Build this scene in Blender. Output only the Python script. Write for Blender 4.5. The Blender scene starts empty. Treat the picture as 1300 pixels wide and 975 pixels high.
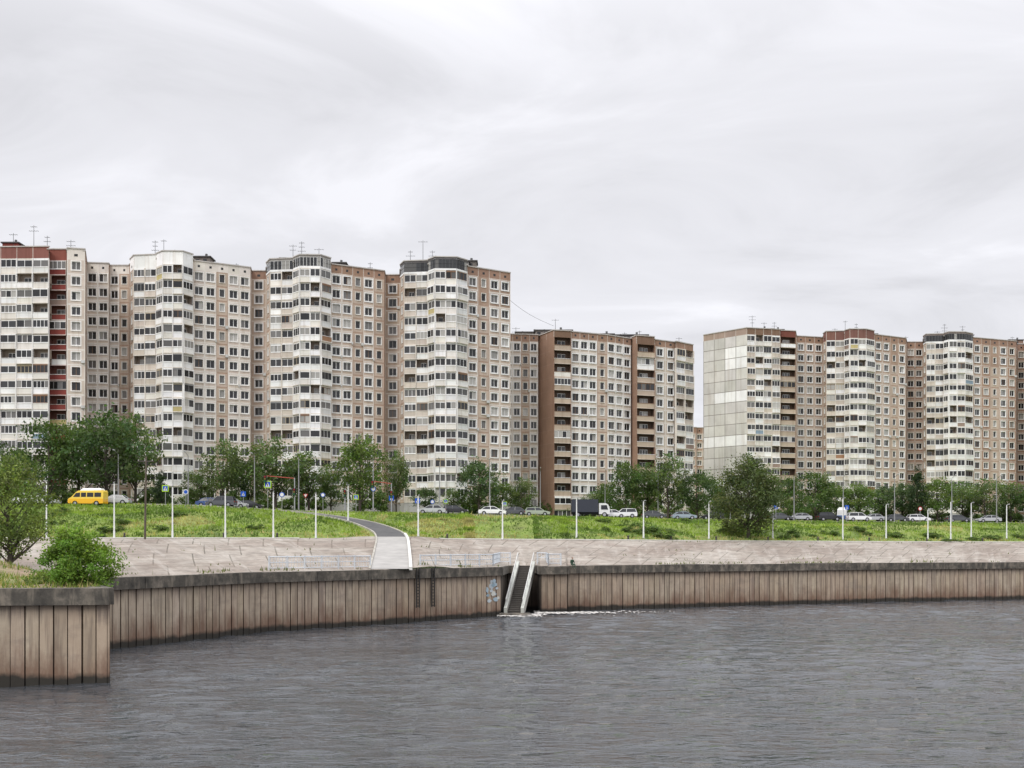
import bpy, math, random
import numpy as np
from mathutils import Vector
from mathutils import noise as mn
from mathutils.bvhtree import BVHTree

scene = bpy.context.scene
CAM_H = 7.4
R = random.Random(7)

# ------------------------------------------------------------------ helpers
def brg(px, d):
    """plan position from a bearing (in reference units) and a distance"""
    return ((px - 650) / 1300.0 * d, d)

class MB:
    def __init__(s):
        s.v = []; s.f = []; s.m = []; s.c = []
    def quad(s, a, b, c, d, mat=0, col=(1, 1, 1)):
        n = len(s.v); s.v += [a, b, c, d]; s.f.append((n, n+1, n+2, n+3)); s.m.append(mat); s.c.append(col)
    def poly(s, pts, mat=0, col=(1, 1, 1)):
        n = len(s.v); s.v += list(pts); s.f.append(tuple(range(n, n+len(pts)))); s.m.append(mat); s.c.append(col)
    def box(s, x0, x1, y0, y1, z0, z1, mat=0, col=(1, 1, 1)):
        s.quad((x0,y0,z0),(x1,y0,z0),(x1,y0,z1),(x0,y0,z1),mat,col)
        s.quad((x1,y0,z0),(x1,y1,z0),(x1,y1,z1),(x1,y0,z1),mat,col)
        s.quad((x1,y1,z0),(x0,y1,z0),(x0,y1,z1),(x1,y1,z1),mat,col)
        s.quad((x0,y1,z0),(x0,y0,z0),(x0,y0,z1),(x0,y1,z1),mat,col)
        s.quad((x0,y0,z1),(x1,y0,z1),(x1,y1,z1),(x0,y1,z1),mat,col)
        s.quad((x0,y1,z0),(x1,y1,z0),(x1,y0,z0),(x0,y0,z0),mat,col)
    def cyl(s, p0, p1, r0, r1, n=8, mat=0, col=(1, 1, 1), caps=True):
        p0 = Vector(p0); p1 = Vector(p1); d = (p1-p0)
        if d.length < 1e-6: return
        d.normalize()
        a = d.orthogonal().normalized(); b = d.cross(a)
        A = []; B = []
        for i in range(n):
            t = 2*math.pi*i/n
            o = a*math.cos(t)+b*math.sin(t)
            A.append(tuple(p0+o*r0)); B.append(tuple(p1+o*r1))
        k = len(s.v); s.v += A+B
        for i in range(n):
            j = (i+1) % n
            s.f.append((k+i, k+j, k+n+j, k+n+i)); s.m.append(mat); s.c.append(col)
        if caps:
            s.f.append(tuple(k+i for i in reversed(range(n)))); s.m.append(mat); s.c.append(col)
            s.f.append(tuple(k+n+i for i in range(n))); s.m.append(mat); s.c.append(col)
    def build(s, name, mats, parent=None, smooth=False, loc=None):
        me = bpy.data.meshes.new(name)
        me.from_pydata([tuple(p) for p in s.v], [], s.f)
        for m in mats: me.materials.append(m)
        me.polygons.foreach_set('material_index', np.array(s.m, dtype=np.int32))
        lens = np.array([len(f) for f in s.f])
        cols = np.ones((len(s.f), 4), dtype=np.float32); cols[:, :3] = np.array([c[:3] for c in s.c])
        at = me.color_attributes.new('Col', 'FLOAT_COLOR', 'CORNER')
        at.data.foreach_set('color', np.repeat(cols, lens, axis=0).ravel())
        if smooth: me.polygons.foreach_set('use_smooth', np.ones(len(s.f), dtype=bool))
        me.update()
        ob = bpy.data.objects.new(name, me)
        scene.collection.objects.link(ob)
        if parent: ob.parent = parent
        if loc: ob.location = loc
        return ob

def link_copy(src, name, loc, rz=0, sc=(1, 1, 1)):
    ob = bpy.data.objects.new(name, src.data); scene.collection.objects.link(ob)
    ob.location = loc; ob.rotation_euler = (0, 0, rz); ob.scale = sc
    return ob

# ------------------------------------------------------------------ materials
def newmat(name):
    m = bpy.data.materials.new(name); m.use_nodes = True
    nt = m.node_tree; nt.nodes.clear()
    out = nt.nodes.new('ShaderNodeOutputMaterial')
    b = nt.nodes.new('ShaderNodeBsdfPrincipled')
    nt.links.new(b.outputs[0], out.inputs[0])
    return m, nt, b, out

class N:
    def __init__(s, nt): s.nt = nt
    def n(s, t, **kw):
        x = s.nt.nodes.new(t)
        for k, v in kw.items(): setattr(x, k, v)
        return x
    def l(s, a, b): s.nt.links.new(a, b)
    def coord(s, scale=(1,1,1), kind='Object', rot=0):
        tc = s.n('ShaderNodeTexCoord'); mp = s.n('ShaderNodeMapping')
        mp.inputs['Scale'].default_value = scale; mp.inputs['Rotation'].default_value = (0, 0, rot)
        s.l(tc.outputs[kind], mp.inputs[0]); return mp.outputs[0]
    def noise(s, vec, scale, detail=4, rough=0.55, dist=0):
        x = s.n('ShaderNodeTexNoise'); x.inputs['Scale'].default_value = scale
        x.inputs['Detail'].default_value = detail; x.inputs['Roughness'].default_value = rough
        x.inputs['Distortion'].default_value = dist
        s.l(vec, x.inputs['Vector']); return x.outputs['Fac']
    def ramp(s, fac, stops):
        x = s.n('ShaderNodeValToRGB'); e = x.color_ramp.elements
        while len(e) < len(stops): e.new(0.5)
        for i, (p, c) in enumerate(stops):
            e[i].position = p
            e[i].color = (c, c, c, 1) if not isinstance(c, tuple) else (c[0], c[1], c[2], 1)
        s.l(fac, x.inputs[0]); return x.outputs[0]
    def mix(s, fac, a, b, mode='MIX'):
        x = s.n('ShaderNodeMix'); x.data_type = 'RGBA'; x.blend_type = mode
        for sock, val in ((x.inputs[0], fac), (x.inputs[6], a), (x.inputs[7], b)):
            if hasattr(val, 'is_linked'): s.l(val, sock)
            else: sock.default_value = val if not isinstance(val, tuple) else (val[0], val[1], val[2], 1)
        return x.outputs[2]
    def math(s, op, a, b=None, clamp=False):
        x = s.n('ShaderNodeMath', operation=op); x.use_clamp = clamp
        for i, v in enumerate((a, b)):
            if v is None: continue
            if hasattr(v, 'is_linked'): s.l(v, x.inputs[i])
            else: x.inputs[i].default_value = v
        return x.outputs[0]
    def attr(s):
        x = s.n('ShaderNodeAttribute'); x.attribute_name = 'Col'; return x.outputs['Color']
    def bump(s, h, strength, dist):
        x = s.n('ShaderNodeBump'); x.inputs['Strength'].default_value = strength
        x.inputs['Distance'].default_value = dist; s.l(h, x.inputs['Height']); return x.outputs[0]

def mat_attr(name, rough=0.85, lo=0.8, hi=1.12, streak=True, metallic=0.0, spec=0.3):
    m, nt, b, o = newmat(name); k = N(nt)
    c = k.attr()
    n1 = k.noise(k.coord((1, 1, 1)), 0.35, 3, 0.6)
    f = k.ramp(n1, [(0.3, lo), (0.7, hi)])
    c = k.mix(1.0, c, f, 'MULTIPLY')
    if streak:
        n2 = k.noise(k.coord((1.3, 1.3, 0.07)), 1.0, 3, 0.65)
        f2 = k.ramp(n2, [(0.35, (0.78, 0.74, 0.70)), (0.48, 1.0), (1.0, 1.0)])
        c = k.mix(0.55, c, f2, 'MULTIPLY')
    k.l(c, b.inputs['Base Color']); b.inputs['Roughness'].default_value = rough
    b.inputs['Metallic'].default_value = metallic
    b.inputs['Specular IOR Level'].default_value = spec
    return m

M_FAC = mat_attr('weathered_concrete_panels', 0.85, 0.9, 1.08)
M_PAINT = mat_attr('car_paint', 0.25, 0.95, 1.03, False, 0, 0.6)
M_PLAIN = mat_attr('painted_surface', 0.6, 0.85, 1.05, False)
M_BARK = mat_attr('bark', 0.95, 0.6, 1.2, True)

m, nt, b, o = newmat('window_glass'); k = N(nt)
k.l(k.attr(), b.inputs['Base Color']); b.inputs['Roughness'].default_value = 0.08
b.inputs['IOR'].default_value = 1.5
M_GLASS = m

def mat_leaf(name, trans=0.35):
    m, nt, b, out = newmat(name); k = N(nt)
    c = k.attr(); k.l(c, b.inputs['Base Color']); b.inputs['Roughness'].default_value = 0.6
    b.inputs['Specular IOR Level'].default_value = 0.25
    t = k.n('ShaderNodeBsdfTranslucent')
    c2 = k.mix(1.0, c, (1.3, 1.5, 0.6), 'MULTIPLY'); k.l(c2, t.inputs[0])
    ms = k.n('ShaderNodeMixShader'); ms.inputs[0].default_value = trans
    k.l(b.outputs[0], ms.inputs[1]); k.l(t.outputs[0], ms.inputs[2]); k.l(ms.outputs[0], out.inputs[0])
    return m
M_LEAF = mat_leaf('leaves')
M_GRASSB = mat_leaf('grass_blades', 0.3)

# quay wall
m, nt, b, o = newmat('quay_wall_concrete'); k = N(nt)
n1 = k.noise(k.coord((1, 1, 1)), 0.8, 5, 0.65)
n2 = k.noise(k.coord((2.6, 2.6, 0.10)), 1.0, 5, 0.7)
n5 = k.noise(k.coord((0.9, 0.9, 0.25)), 1.0, 5, 0.7)
n3 = k.noise(k.coord((0.07, 0.07, 0.0)), 1.0, 3, 0.6)
c = k.mix(n1, (0.31, 0.25, 0.185), (0.52, 0.445, 0.35))
c = k.mix(k.ramp(n3, [(0.38, 0.0), (0.65, 0.5)]), c, (0.37, 0.265, 0.18))
c = k.mix(k.ramp(n2, [(0.38, 0.7), (0.52, 0.0)]), c, (0.17, 0.13, 0.10))
n6 = k.noise(k.coord((0.35, 0.35, 0.8)), 1.0, 5, 0.75)
c = k.mix(k.ramp(n6, [(0.5, 0.0), (0.68, 0.55)]), c, (0.23, 0.19, 0.155))
sx = k.n('ShaderNodeSeparateXYZ'); k.l(k.coord(), sx.inputs[0])
zz = k.math('ADD', sx.outputs[2], k.math('MULTIPLY', k.math('SUBTRACT', n5, 0.5), 5.0))
c = k.mix(k.ramp(k.math('DIVIDE', zz, 4.0), [(0.10, 0.95), (0.55, 0.0)]), c, (0.18, 0.11, 0.075))
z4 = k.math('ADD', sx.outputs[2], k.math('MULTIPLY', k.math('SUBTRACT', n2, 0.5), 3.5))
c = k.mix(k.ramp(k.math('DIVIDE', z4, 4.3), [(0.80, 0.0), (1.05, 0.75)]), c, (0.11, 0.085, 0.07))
z3 = k.math('ADD', sx.outputs[2], k.math('MULTIPLY', k.math('SUBTRACT', n1, 0.5), 0.7))
c = k.mix(k.ramp(k.math('DIVIDE', z3, 4.0), [(0.09, 1.0), (0.16, 0.0)]), c, (0.03, 0.026, 0.02))
at = k.attr(); c = k.mix(1.0, c, at, 'MULTIPLY')
k.l(c, b.inputs['Base Color']); b.inputs['Roughness'].default_value = 0.9
k.l(k.bump(n1, 0.6, 0.06), b.inputs['Normal'])
M_QUAY = m

m, nt, b, o = newmat('quay_cap_concrete'); k = N(nt)
n1 = k.noise(k.coord((1, 1, 1)), 0.9, 6, 0.7); n2 = k.noise(k.coord((1.5, 1.5, 0.3)), 1.2, 5, 0.6)
c = k.ramp(n1, [(0.3, (0.035, 0.032, 0.028)), (0.52, (0.095, 0.085, 0.07)), (0.72, (0.24, 0.205, 0.165))])
c = k.mix(k.ramp(n2, [(0.54, 0.0), (0.72, 0.7)]), c, (0.27, 0.23, 0.18))
k.l(c, b.inputs['Base Color']); b.inputs['Roughness'].default_value = 0.95
k.l(k.bump(n1, 0.6, 0.08), b.inputs['Normal'])
M_CAP = m

# slab slope, uses UV in metres
m, nt, b, o = newmat('concrete_slabs'); k = N(nt)
uv = k.coord((1, 1, 1), 'UV', 0.0)
uvr = k.coord((1, 1, 1), 'UV', 0.22)
br = k.n('ShaderNodeTexBrick'); k.l(uvr, br.inputs['Vector'])
br.inputs['Scale'].default_value = 1.0
br.inputs['Brick Width'].default_value = 4.2; br.inputs['Row Height'].default_value = 9.0
br.inputs['Mortar Size'].default_value = 0.10; br.inputs['Mortar Smooth'].default_value = 0.5; br.offset = 0.33
br.inputs['Color1'].default_value = (0.36, 0.32, 0.275, 1)
br.inputs['Color2'].default_value = (0.315, 0.28, 0.24, 1)
br.inputs['Mortar'].default_value = (0.13, 0.115, 0.09, 1)
n1 = k.noise(uv, 0.07, 6, 0.72, 0.8); n2 = k.noise(k.coord((0.7, 0.045, 1), 'UV', 0.22), 1.0, 5, 0.7)
c = k.mix(k.ramp(n1, [(0.44, 0.0), (0.60, 0.7)]), br.outputs['Color'], (0.195, 0.15, 0.12))
c = k.mix(k.ramp(n2, [(0.52, 0.0), (0.72, 0.7)]), c, (0.45, 0.415, 0.37))
n3 = k.noise(uv, 0.55, 6, 0.75)
c = k.mix(1.0, c, k.ramp(n3, [(0.3, 0.6), (0.65, 1.15)]), 'MULTIPLY')
n4 = k.noise(k.coord((0.06, 0.9, 1), 'UV'), 1.0, 5, 0.7)
c = k.mix(k.ramp(n4, [(0.55, 0.0), (0.66, 0.6)]), c, (0.14, 0.115, 0.08))
k.l(c, b.inputs['Base Color']); b.inputs['Roughness'].default_value = 0.95
k.l(k.bump(n3, 0.5, 0.06), b.inputs['Normal'])
M_SLAB = m

m, nt, b, o = newmat('grass_ground'); k = N(nt)
co = k.coord()
n1 = k.noise(co, 0.09, 5, 0.65); n2 = k.noise(co, 0.6, 5, 0.7)
c = k.ramp(n1, [(0.3, (0.08, 0.125, 0.022)), (0.5, (0.16, 0.22, 0.035)), (0.7, (0.24, 0.25, 0.08))])
c = k.mix(1.0, c, k.ramp(n2, [(0.3, 0.5), (0.65, 1.15)]), 'MULTIPLY')
k.l(c, b.inputs['Base Color']); b.inputs['Roughness'].default_value = 0.95
k.l(k.bump(n2, 0.8, 0.2), b.inputs['Normal'])
M_GRASS = m

m, nt, b, o = newmat('dirt_and_grass'); k = N(nt)
co = k.coord()
n1 = k.noise(co, 0.22, 5, 0.7); n2 = k.noise(co, 1.5, 5, 0.7)
c = k.ramp(n1, [(0.42, (0.26, 0.185, 0.13)), (0.52, (0.25, 0.21, 0.11)), (0.6, (0.14, 0.17, 0.045))])
c = k.mix(1.0, c, k.ramp(n2, [(0.3, 0.6), (0.65, 1.15)]), 'MULTIPLY')
k.l(c, b.inputs['Base Color']); b.inputs['Roughness'].default_value = 0.95
k.l(k.bump(n2, 0.8, 0.15), b.inputs['Normal'])
M_DIRT = m

def mat_simple(name, c1, c2, scale, rough=0.9):
    m, nt, b, o = newmat(name); k = N(nt)
    n1 = k.noise(k.coord(), scale, 5, 0.65)
    k.l(k.mix(k.ramp(n1, [(0.3, 0.0), (0.7, 1.0)]), c1, c2), b.inputs['Base Color']); b.inputs['Roughness'].default_value = rough
    return m
M_ASPH = mat_simple('asphalt', (0.06, 0.06, 0.062), (0.10, 0.098, 0.096), 0.8)
M_RAMP = mat_simple('ramp_concrete', (0.27, 0.26, 0.245), (0.40, 0.385, 0.36), 0.5)
M_KERB = mat_simple('kerb_stone', (0.28, 0.26, 0.22), (0.45, 0.43, 0.38), 0.8)
M_MARK = mat_simple('road_paint', (0.5, 0.49, 0.45), (0.72, 0.71, 0.67), 2)
M_FOAM = mat_simple('foam', (0.6, 0.57, 0.53), (0.8, 0.78, 0.75), 2)

# water
m, nt, b, o = newmat('river_water'); k = N(nt)
n1 = k.noise(k.coord((0.42, 1.0, 1)), 1.2, 3, 0.6, 0.7)
n2 = k.noise(k.coord((0.5, 1.1, 1)), 3.4, 3, 0.6, 0.3)
n3 = k.noise(k.coord((0.02, 0.06, 1)), 1.0, 4, 0.6)
gust = k.ramp(n3, [(0.38, 0.55), (0.6, 1.2)])
h = k.math('ADD', n1, k.math('MULTIPLY', n2, 0.38))
h = k.math('MULTIPLY', h, gust)
k.l(k.bump(h, 1.0, 0.22), b.inputs['Normal'])
b.inputs['Roughness'].default_value = 0.04; b.inputs['IOR'].default_value = 1.48
c = k.mix(n3, (0.040, 0.043, 0.048), (0.060, 0.066, 0.074))
k.l(c, b.inputs['Base Color'])
M_WATER = m

# ------------------------------------------------------------------ terrain
A = [(-600,120,5),(-60,84,5),(-30,69.5,5),(-21.3,86.7,5),(-9.4,98.2,5),(-1.2,107.3,5),(-0.6,116.2,5),(2.9,116.2,5),(3.1,111.5,5),(6.0,112,5),(6.2,114.8,5),(23.7,123,5),(45.6,131.8,5),(69.7,139.4,5),(110,152,5),(600,270,5)]
B = [(-600,150,8.3),(-75,128,8.3),(-58,128,8.3),(-40,129,8.3),(-20,131,8.3),(-6,133,8.2),(-4.5,133.4,8.2),(3,135.8,8.15),(3.6,136,8.15),(6.5,137,8.15),(7.5,137.5,8.15),(27,147,8.05),(52,156,7.95),(82,164,7.9),(125,175,7.85),(620,310,7.9)]
C = [(-620,170,13.4),(-85,148,13.3),(-66,149,13.2),(-48,151,12.8),(-26,153,12.3),(-8,156,11.9),(-6,156.5,11.9),(3,158.5,11.8),(4,159,11.8),(7,160,11.75),(8.5,160.5,11.7),(30,172,11.5),(56,180,11.4),(90,188,11.3),(135,198,11.3),(640,330,11.5)]
D = [(x*1.3, max(y+50, 205), z+(2.0 if x < 0 else 1.7)) for x, y, z in C]
E = [(x*2.5, y+250, 15.5) for x, y, z in D]
F = [(x*10, 4500, 16.0) for x, y, z in D]
LINES = [A, B, C, D, E, F]
RP = [(-11.5,96.5,5.14),(-13.4,114,6.85),(-15.4,130.5,8.45),(-17.6,139,9.5),(-22.5,146.5,10.9),(-31,151.5,12.2),(-44,155.5,13.2),(-58,159,13.7)]
def catmull(pts, n):
    out = []
    P = [Vector(p) for p in pts]
    for i in range(len(P)-1):
        p0 = P[max(i-1,0)]; p1 = P[i]; p2 = P[i+1]; p3 = P[min(i+2,len(P)-1)]
        for j in range(n):
            t = j/n
            out.append(0.5*((2*p1)+(p2-p0)*t+(2*p0-5*p1+4*p2-p3)*t*t+(3*p1-p0-3*p2+p3)*t**3))
    out.append(P[-1]); return out
RPS = catmull(RP, 10)
RA = np.array([tuple(p) for p in RPS])
def ramp_near(x, y):
    p = np.array([x, y]); a = RA[:-1,:2]; d = RA[1:,:2]-a
    t = np.clip(((p-a)*d).sum(1)/(d*d).sum(1), 0, 1)
    q = a+d*t[:,None]; dist = np.hypot(*(q-p).T); i = int(dist.argmin())
    return dist[i], RA[i,2]+(RA[i+1,2]-RA[i,2])*t[i]
def lerpk(L, u):
    i = min(int(u), len(L)-2); t = u-i
    return [L[i][j]+(L[i+1][j]-L[i][j])*t for j in range(3)]
def surf(u, v):
    i = min(int(v), 4); t = v-i
    a = lerpk(LINES[i], u); c = lerpk(LINES[i+1], u)
    x = a[0]+(c[0]-a[0])*t; y = a[1]+(c[1]-a[1])*t; z = a[2]+(c[2]-a[2])*t
    if i == 1:
        z += math.sin(t*math.pi)*(0.5+0.9*mn.noise(Vector((x*0.12, y*0.12, 0))))
    if i == 0:
        z += 0.12*math.sin(t*math.pi)*mn.noise(Vector((x*0.2, y*0.2, 0)))
    if -75 < x < 10 and y < 175:
        d, rz = ramp_near(x, y)
        w = min(max((d-3.0)/4.5, 0), 1); w = w*w*(3-2*w)
        z = rz-0.06+(z-rz+0.06)*w
    return (x, y, z)
us = []
for i in range(len(A)-1):
    L = math.dist(C[i][:2], C[i+1][:2]); n = max(1, min(40, int(L/1.5)))
    us += [i+j/n for j in range(n)]
us.append(len(A)-1.0)
vs = [j/18 for j in range(18)]+[1+j/14 for j in range(14)]+[2,2.05,2.1,2.15,2.27,2.4,2.5,2.7,2.85]+[3+j/4 for j in range(4)]+[4+j/3 for j in range(4)]
verts = []; 
ulen = [0]
for i in range(1, len(us)):
    a = surf(us[i-1], 1.0); c = surf(us[i], 1.0); ulen.append(ulen[-1]+math.dist(a[:2], c[:2]))
for u in us:
    for v in vs: verts.append(surf(u, v))
nv = len(vs); faces = []; fm = []
for i in range(len(us)-1):
    for j in range(nv-1):
        faces.append((i*nv+j, (i+1)*nv+j, (i+1)*nv+j+1, i*nv+j+1)); fm.append(0 if vs[j] < 1 else 1)
me = bpy.data.meshes.new('ground'); me.from_pydata(verts, [], faces)
me.materials.append(M_SLAB); me.materials.append(M_GRASS)
me.polygons.foreach_set('material_index', fm)
uvl = me.uv_layers.new(name='UVMap'); ud = np.zeros((len(me.loops), 2))
li = np.zeros(len(me.loops), dtype=np.int32); me.loops.foreach_get('vertex_index', li)
U = np.array(ulen)[li // nv]; V = np.array([v*30 for v in vs])[li % nv]
ud[:,0] = U; ud[:,1] = V
uvl.data.foreach_set('uv', ud.ravel()); me.update()
ground = bpy.data.objects.new('ground', me); scene.collection.objects.link(ground)
bvh = BVHTree.FromPolygons(verts, faces)
def gz(x, y):
    h = bvh.ray_cast(Vector((x, y, 200)), Vector((0, 0, -1)))
    return h[0].z if h[0] else 5.0

def strip(name, va, vb, u0, u1, dz, mat, n=200):
    mb = MB(); uu = [u for u in us if u0 <= u <= u1]
    for a, c in zip(uu[:-1], uu[1:]):
        q = [surf(a, va), surf(c, va), surf(c, vb), surf(a, vb)]
        mb.quad(*[(p[0], p[1], p[2]+dz) for p in q])
    return mb.build(name, [mat])
def lofted_box(name, va, vb, u0, u1, dz, mat):
    mb = MB(); uu = [u for u in us if u0 <= u <= u1]
    for a, c in zip(uu[:-1], uu[1:]):
        q = [surf(a, va), surf(c, va), surf(c, vb), surf(a, vb)]
        t = [(p[0], p[1], p[2]+dz) for p in q]; bo = [(p[0], p[1], p[2]-0.2) for p in q]
        mb.quad(*t); mb.quad(bo[0], bo[1], t[1], t[0]); mb.quad(bo[2], bo[3], t[3], t[2])
    return mb.build(name, [mat])
strip('road', 2.15, 2.4, 0, 15, 0.03, M_ASPH)
lofted_box('road_kerb', 2.142, 2.1495, 0, 15, 0.15, M_KERB)
lofted_box('embankment_path', 0.965, 0.998, 0, 3.7, 0.08, M_KERB)
lofted_box('embankment_path', 0.965, 0.998, 4.7, 15, 0.08, M_KERB)
mb = MB()
for i in range(0, len(us)-1, 3):
    q = [surf(us[i], 2.272), surf(us[i+1], 2.272), surf(us[i+1], 2.276), surf(us[i], 2.276)]
    mb.quad(*[(p[0], p[1], p[2]+0.036) for p in q])
mb.build('road_marking', [M_MARK])

def ramp_strip(name, o0, o1, dz, i0, i1, mat, side=False):
    mb = MB()
    P = RPS[i0:i1]
    nr = []
    for i, p in enumerate(P):
        d = (P[min(i+1, len(P)-1)]-P[max(i-1, 0)]); d.z = 0; d.normalize(); nr.append(Vector((d.y, -d.x, 0)))
    for i in range(len(P)-1):
        a = P[i]+nr[i]*o0; bb = P[i]+nr[i]*o1; c = P[i+1]+nr[i+1]*o1; d = P[i+1]+nr[i+1]*o0
        up = Vector((0, 0, dz))
        mb.quad(a+up, bb+up, c+up, d+up)
        if side:
            lo = Vector((0, 0, -0.1))
            mb.quad(bb+lo, c+lo, c+up, bb+up); mb.quad(a+lo, d+lo, d+up, a+up)
            mb.quad(a+lo, bb+lo, bb+up, a+up)
    return mb.build(name, [mat])
ramp_strip('ramp_road', -1.8, 1.8, 0.02, 0, 21, M_RAMP)
ramp_strip('ramp_road', -1.8, 1.8, 0.024, 20, len(RPS), M_ASPH)
ramp_strip('ramp_kerb', 1.8, 2.1, 0.22, 0, 24, M_MARK, True)
ramp_strip('ramp_kerb', 1.8, 2.0, 0.12, 24, len(RPS), M_KERB, True)
ramp_strip('ramp_kerb', -2.0, -1.8, 0.12, 0, len(RPS), M_KERB, True)

# terrace on the near left
pf = [(-300,18),(-60,50),(-21.8,55.3)]; pb = [(-300,118),(-64,98),(-30.4,70.2)]
mb = MB(); nu, nw = 90, 30
def pgp(u, w):
    if u < 0.3: a = [pf[0][i]+(pf[1][i]-pf[0][i])*u/0.3 for i in (0,1)]; c = [pb[0][i]+(pb[1][i]-pb[0][i])*u/0.3 for i in (0,1)]
    else:
        t = (u-0.3)/0.7; a = [pf[1][i]+(pf[2][i]-pf[1][i])*t for i in (0,1)]; c = [pb[1][i]+(pb[2][i]-pb[1][i])*t for i in (0,1)]
    x = a[0]+(c[0]-a[0])*w; y = a[1]+(c[1]-a[1])*w
    e = min(1, w*6)*min(1, (1-w)*5)
    z = 4.95+e*(2.3*math.exp(-((x+43)**2+(y-76)**2)/110)+0.16*mn.noise(Vector((x*0.4, y*0.4, 1)))+0.12)
    return (x, y, z - (0.5 if w > 0.97 else 0))
for i in range(nu):
    for j in range(nw):
        mb.quad(pgp(i/nu, j/nw), pgp((i+1)/nu, j/nw), pgp((i+1)/nu, (j+1)/nw), pgp(i/nu, (j+1)/nw))
pier = mb.build('riverbank_terrace', [M_DIRT])
pbvh = BVHTree.FromPolygons([tuple(v) for v in mb.v], mb.f)
def pz(x, y):
    h = pbvh.ray_cast(Vector((x, y, 100)), Vector((0, 0, -1))); return h[0].z if h[0] else 5.0

# water: one sheet, really rippled where it is near
xs = np.concatenate([[-4000,-1500,-600,-250,-130,-90], np.arange(-70,130,0.45), [150,200,300,600,1500,4000]])
ys = np.concatenate([[-600,-200,-60,0,15], np.arange(24,150,0.25), [170,250,500,1500]])
XX, YY = np.meshgrid(xs, ys, indexing='ij'); ZZ = np.zeros_like(XX)
rw = np.random.default_rng(11)
for i in range(60):
    wl = rw.uniform(0.85, 2.3) if i < 50 else rw.uniform(2.3, 5.0); th = rw.normal(1.4, 0.55); kx, ky = math.cos(th)*2*math.pi/wl, math.sin(th)*2*math.pi/wl
    ZZ += (0.0034*wl)*np.sin(XX*kx+YY*ky+rw.uniform(0, 6.28)+1.6*np.sin(XX*0.16*rw.uniform(0.5,2)+YY*0.17+i))
ZZ *= np.clip(0.85+0.45*np.sin(XX*0.07+1.5*np.sin(YY*0.05))*np.sin(YY*0.11+XX*0.03), 0.35, 1.3)
ZZ *= np.clip((XX+70)/8, 0, 1)*np.clip((130-XX)/8, 0, 1)*np.clip((YY-24)/3, 0, 1)*np.clip((150-YY)/8, 0, 1)
nx_, ny_ = XX.shape
I = (np.arange(nx_-1)[:,None]*ny_+np.arange(ny_-1)[None,:]).ravel()
FF = np.stack([I, I+ny_, I+ny_+1, I+1], 1)
me = bpy.data.meshes.new('river_water'); me.from_pydata(np.stack([XX.ravel(), YY.ravel(), ZZ.ravel()], 1).tolist(), [], FF.tolist())
me.materials.append(M_WATER); me.polygons.foreach_set('use_smooth', np.ones(len(FF), dtype=bool)); me.update()
scene.collection.objects.link(bpy.data.objects.new('river_water', me))
# churned foam where the outfall by the stairs meets the river
rf_ = random.Random(21); mb = MB()
for i in range(950):
    t = rf_.random()
    x = 2.6+abs(rf_.gauss(0, 1))*4.2; y = 110.2+x*0.12+rf_.gauss(0, 0.9)
    if rf_.random() < 0.3: x = rf_.uniform(-1.5, 3.0); y = rf_.uniform(104.8, 108.8)
    if y > 111.2+max(0, x-6.2)*0.45 and x > 3: y = 110.8
    s = rf_.uniform(0.05, 0.26)*(1 if x < 9 else 0.7); z = rf_.uniform(0.03, 0.13)
    pts = [(x+s*1.5*math.cos(a_)*rf_.uniform(0.6,1.2), y+s*math.sin(a_)*rf_.uniform(0.6,1.2), z+rf_.uniform(0,0.05)) for a_ in [j*2*math.pi/6 for j in range(6)]]
    mb.poly(pts)
mb.build('river_foam', [M_FOAM])

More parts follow.
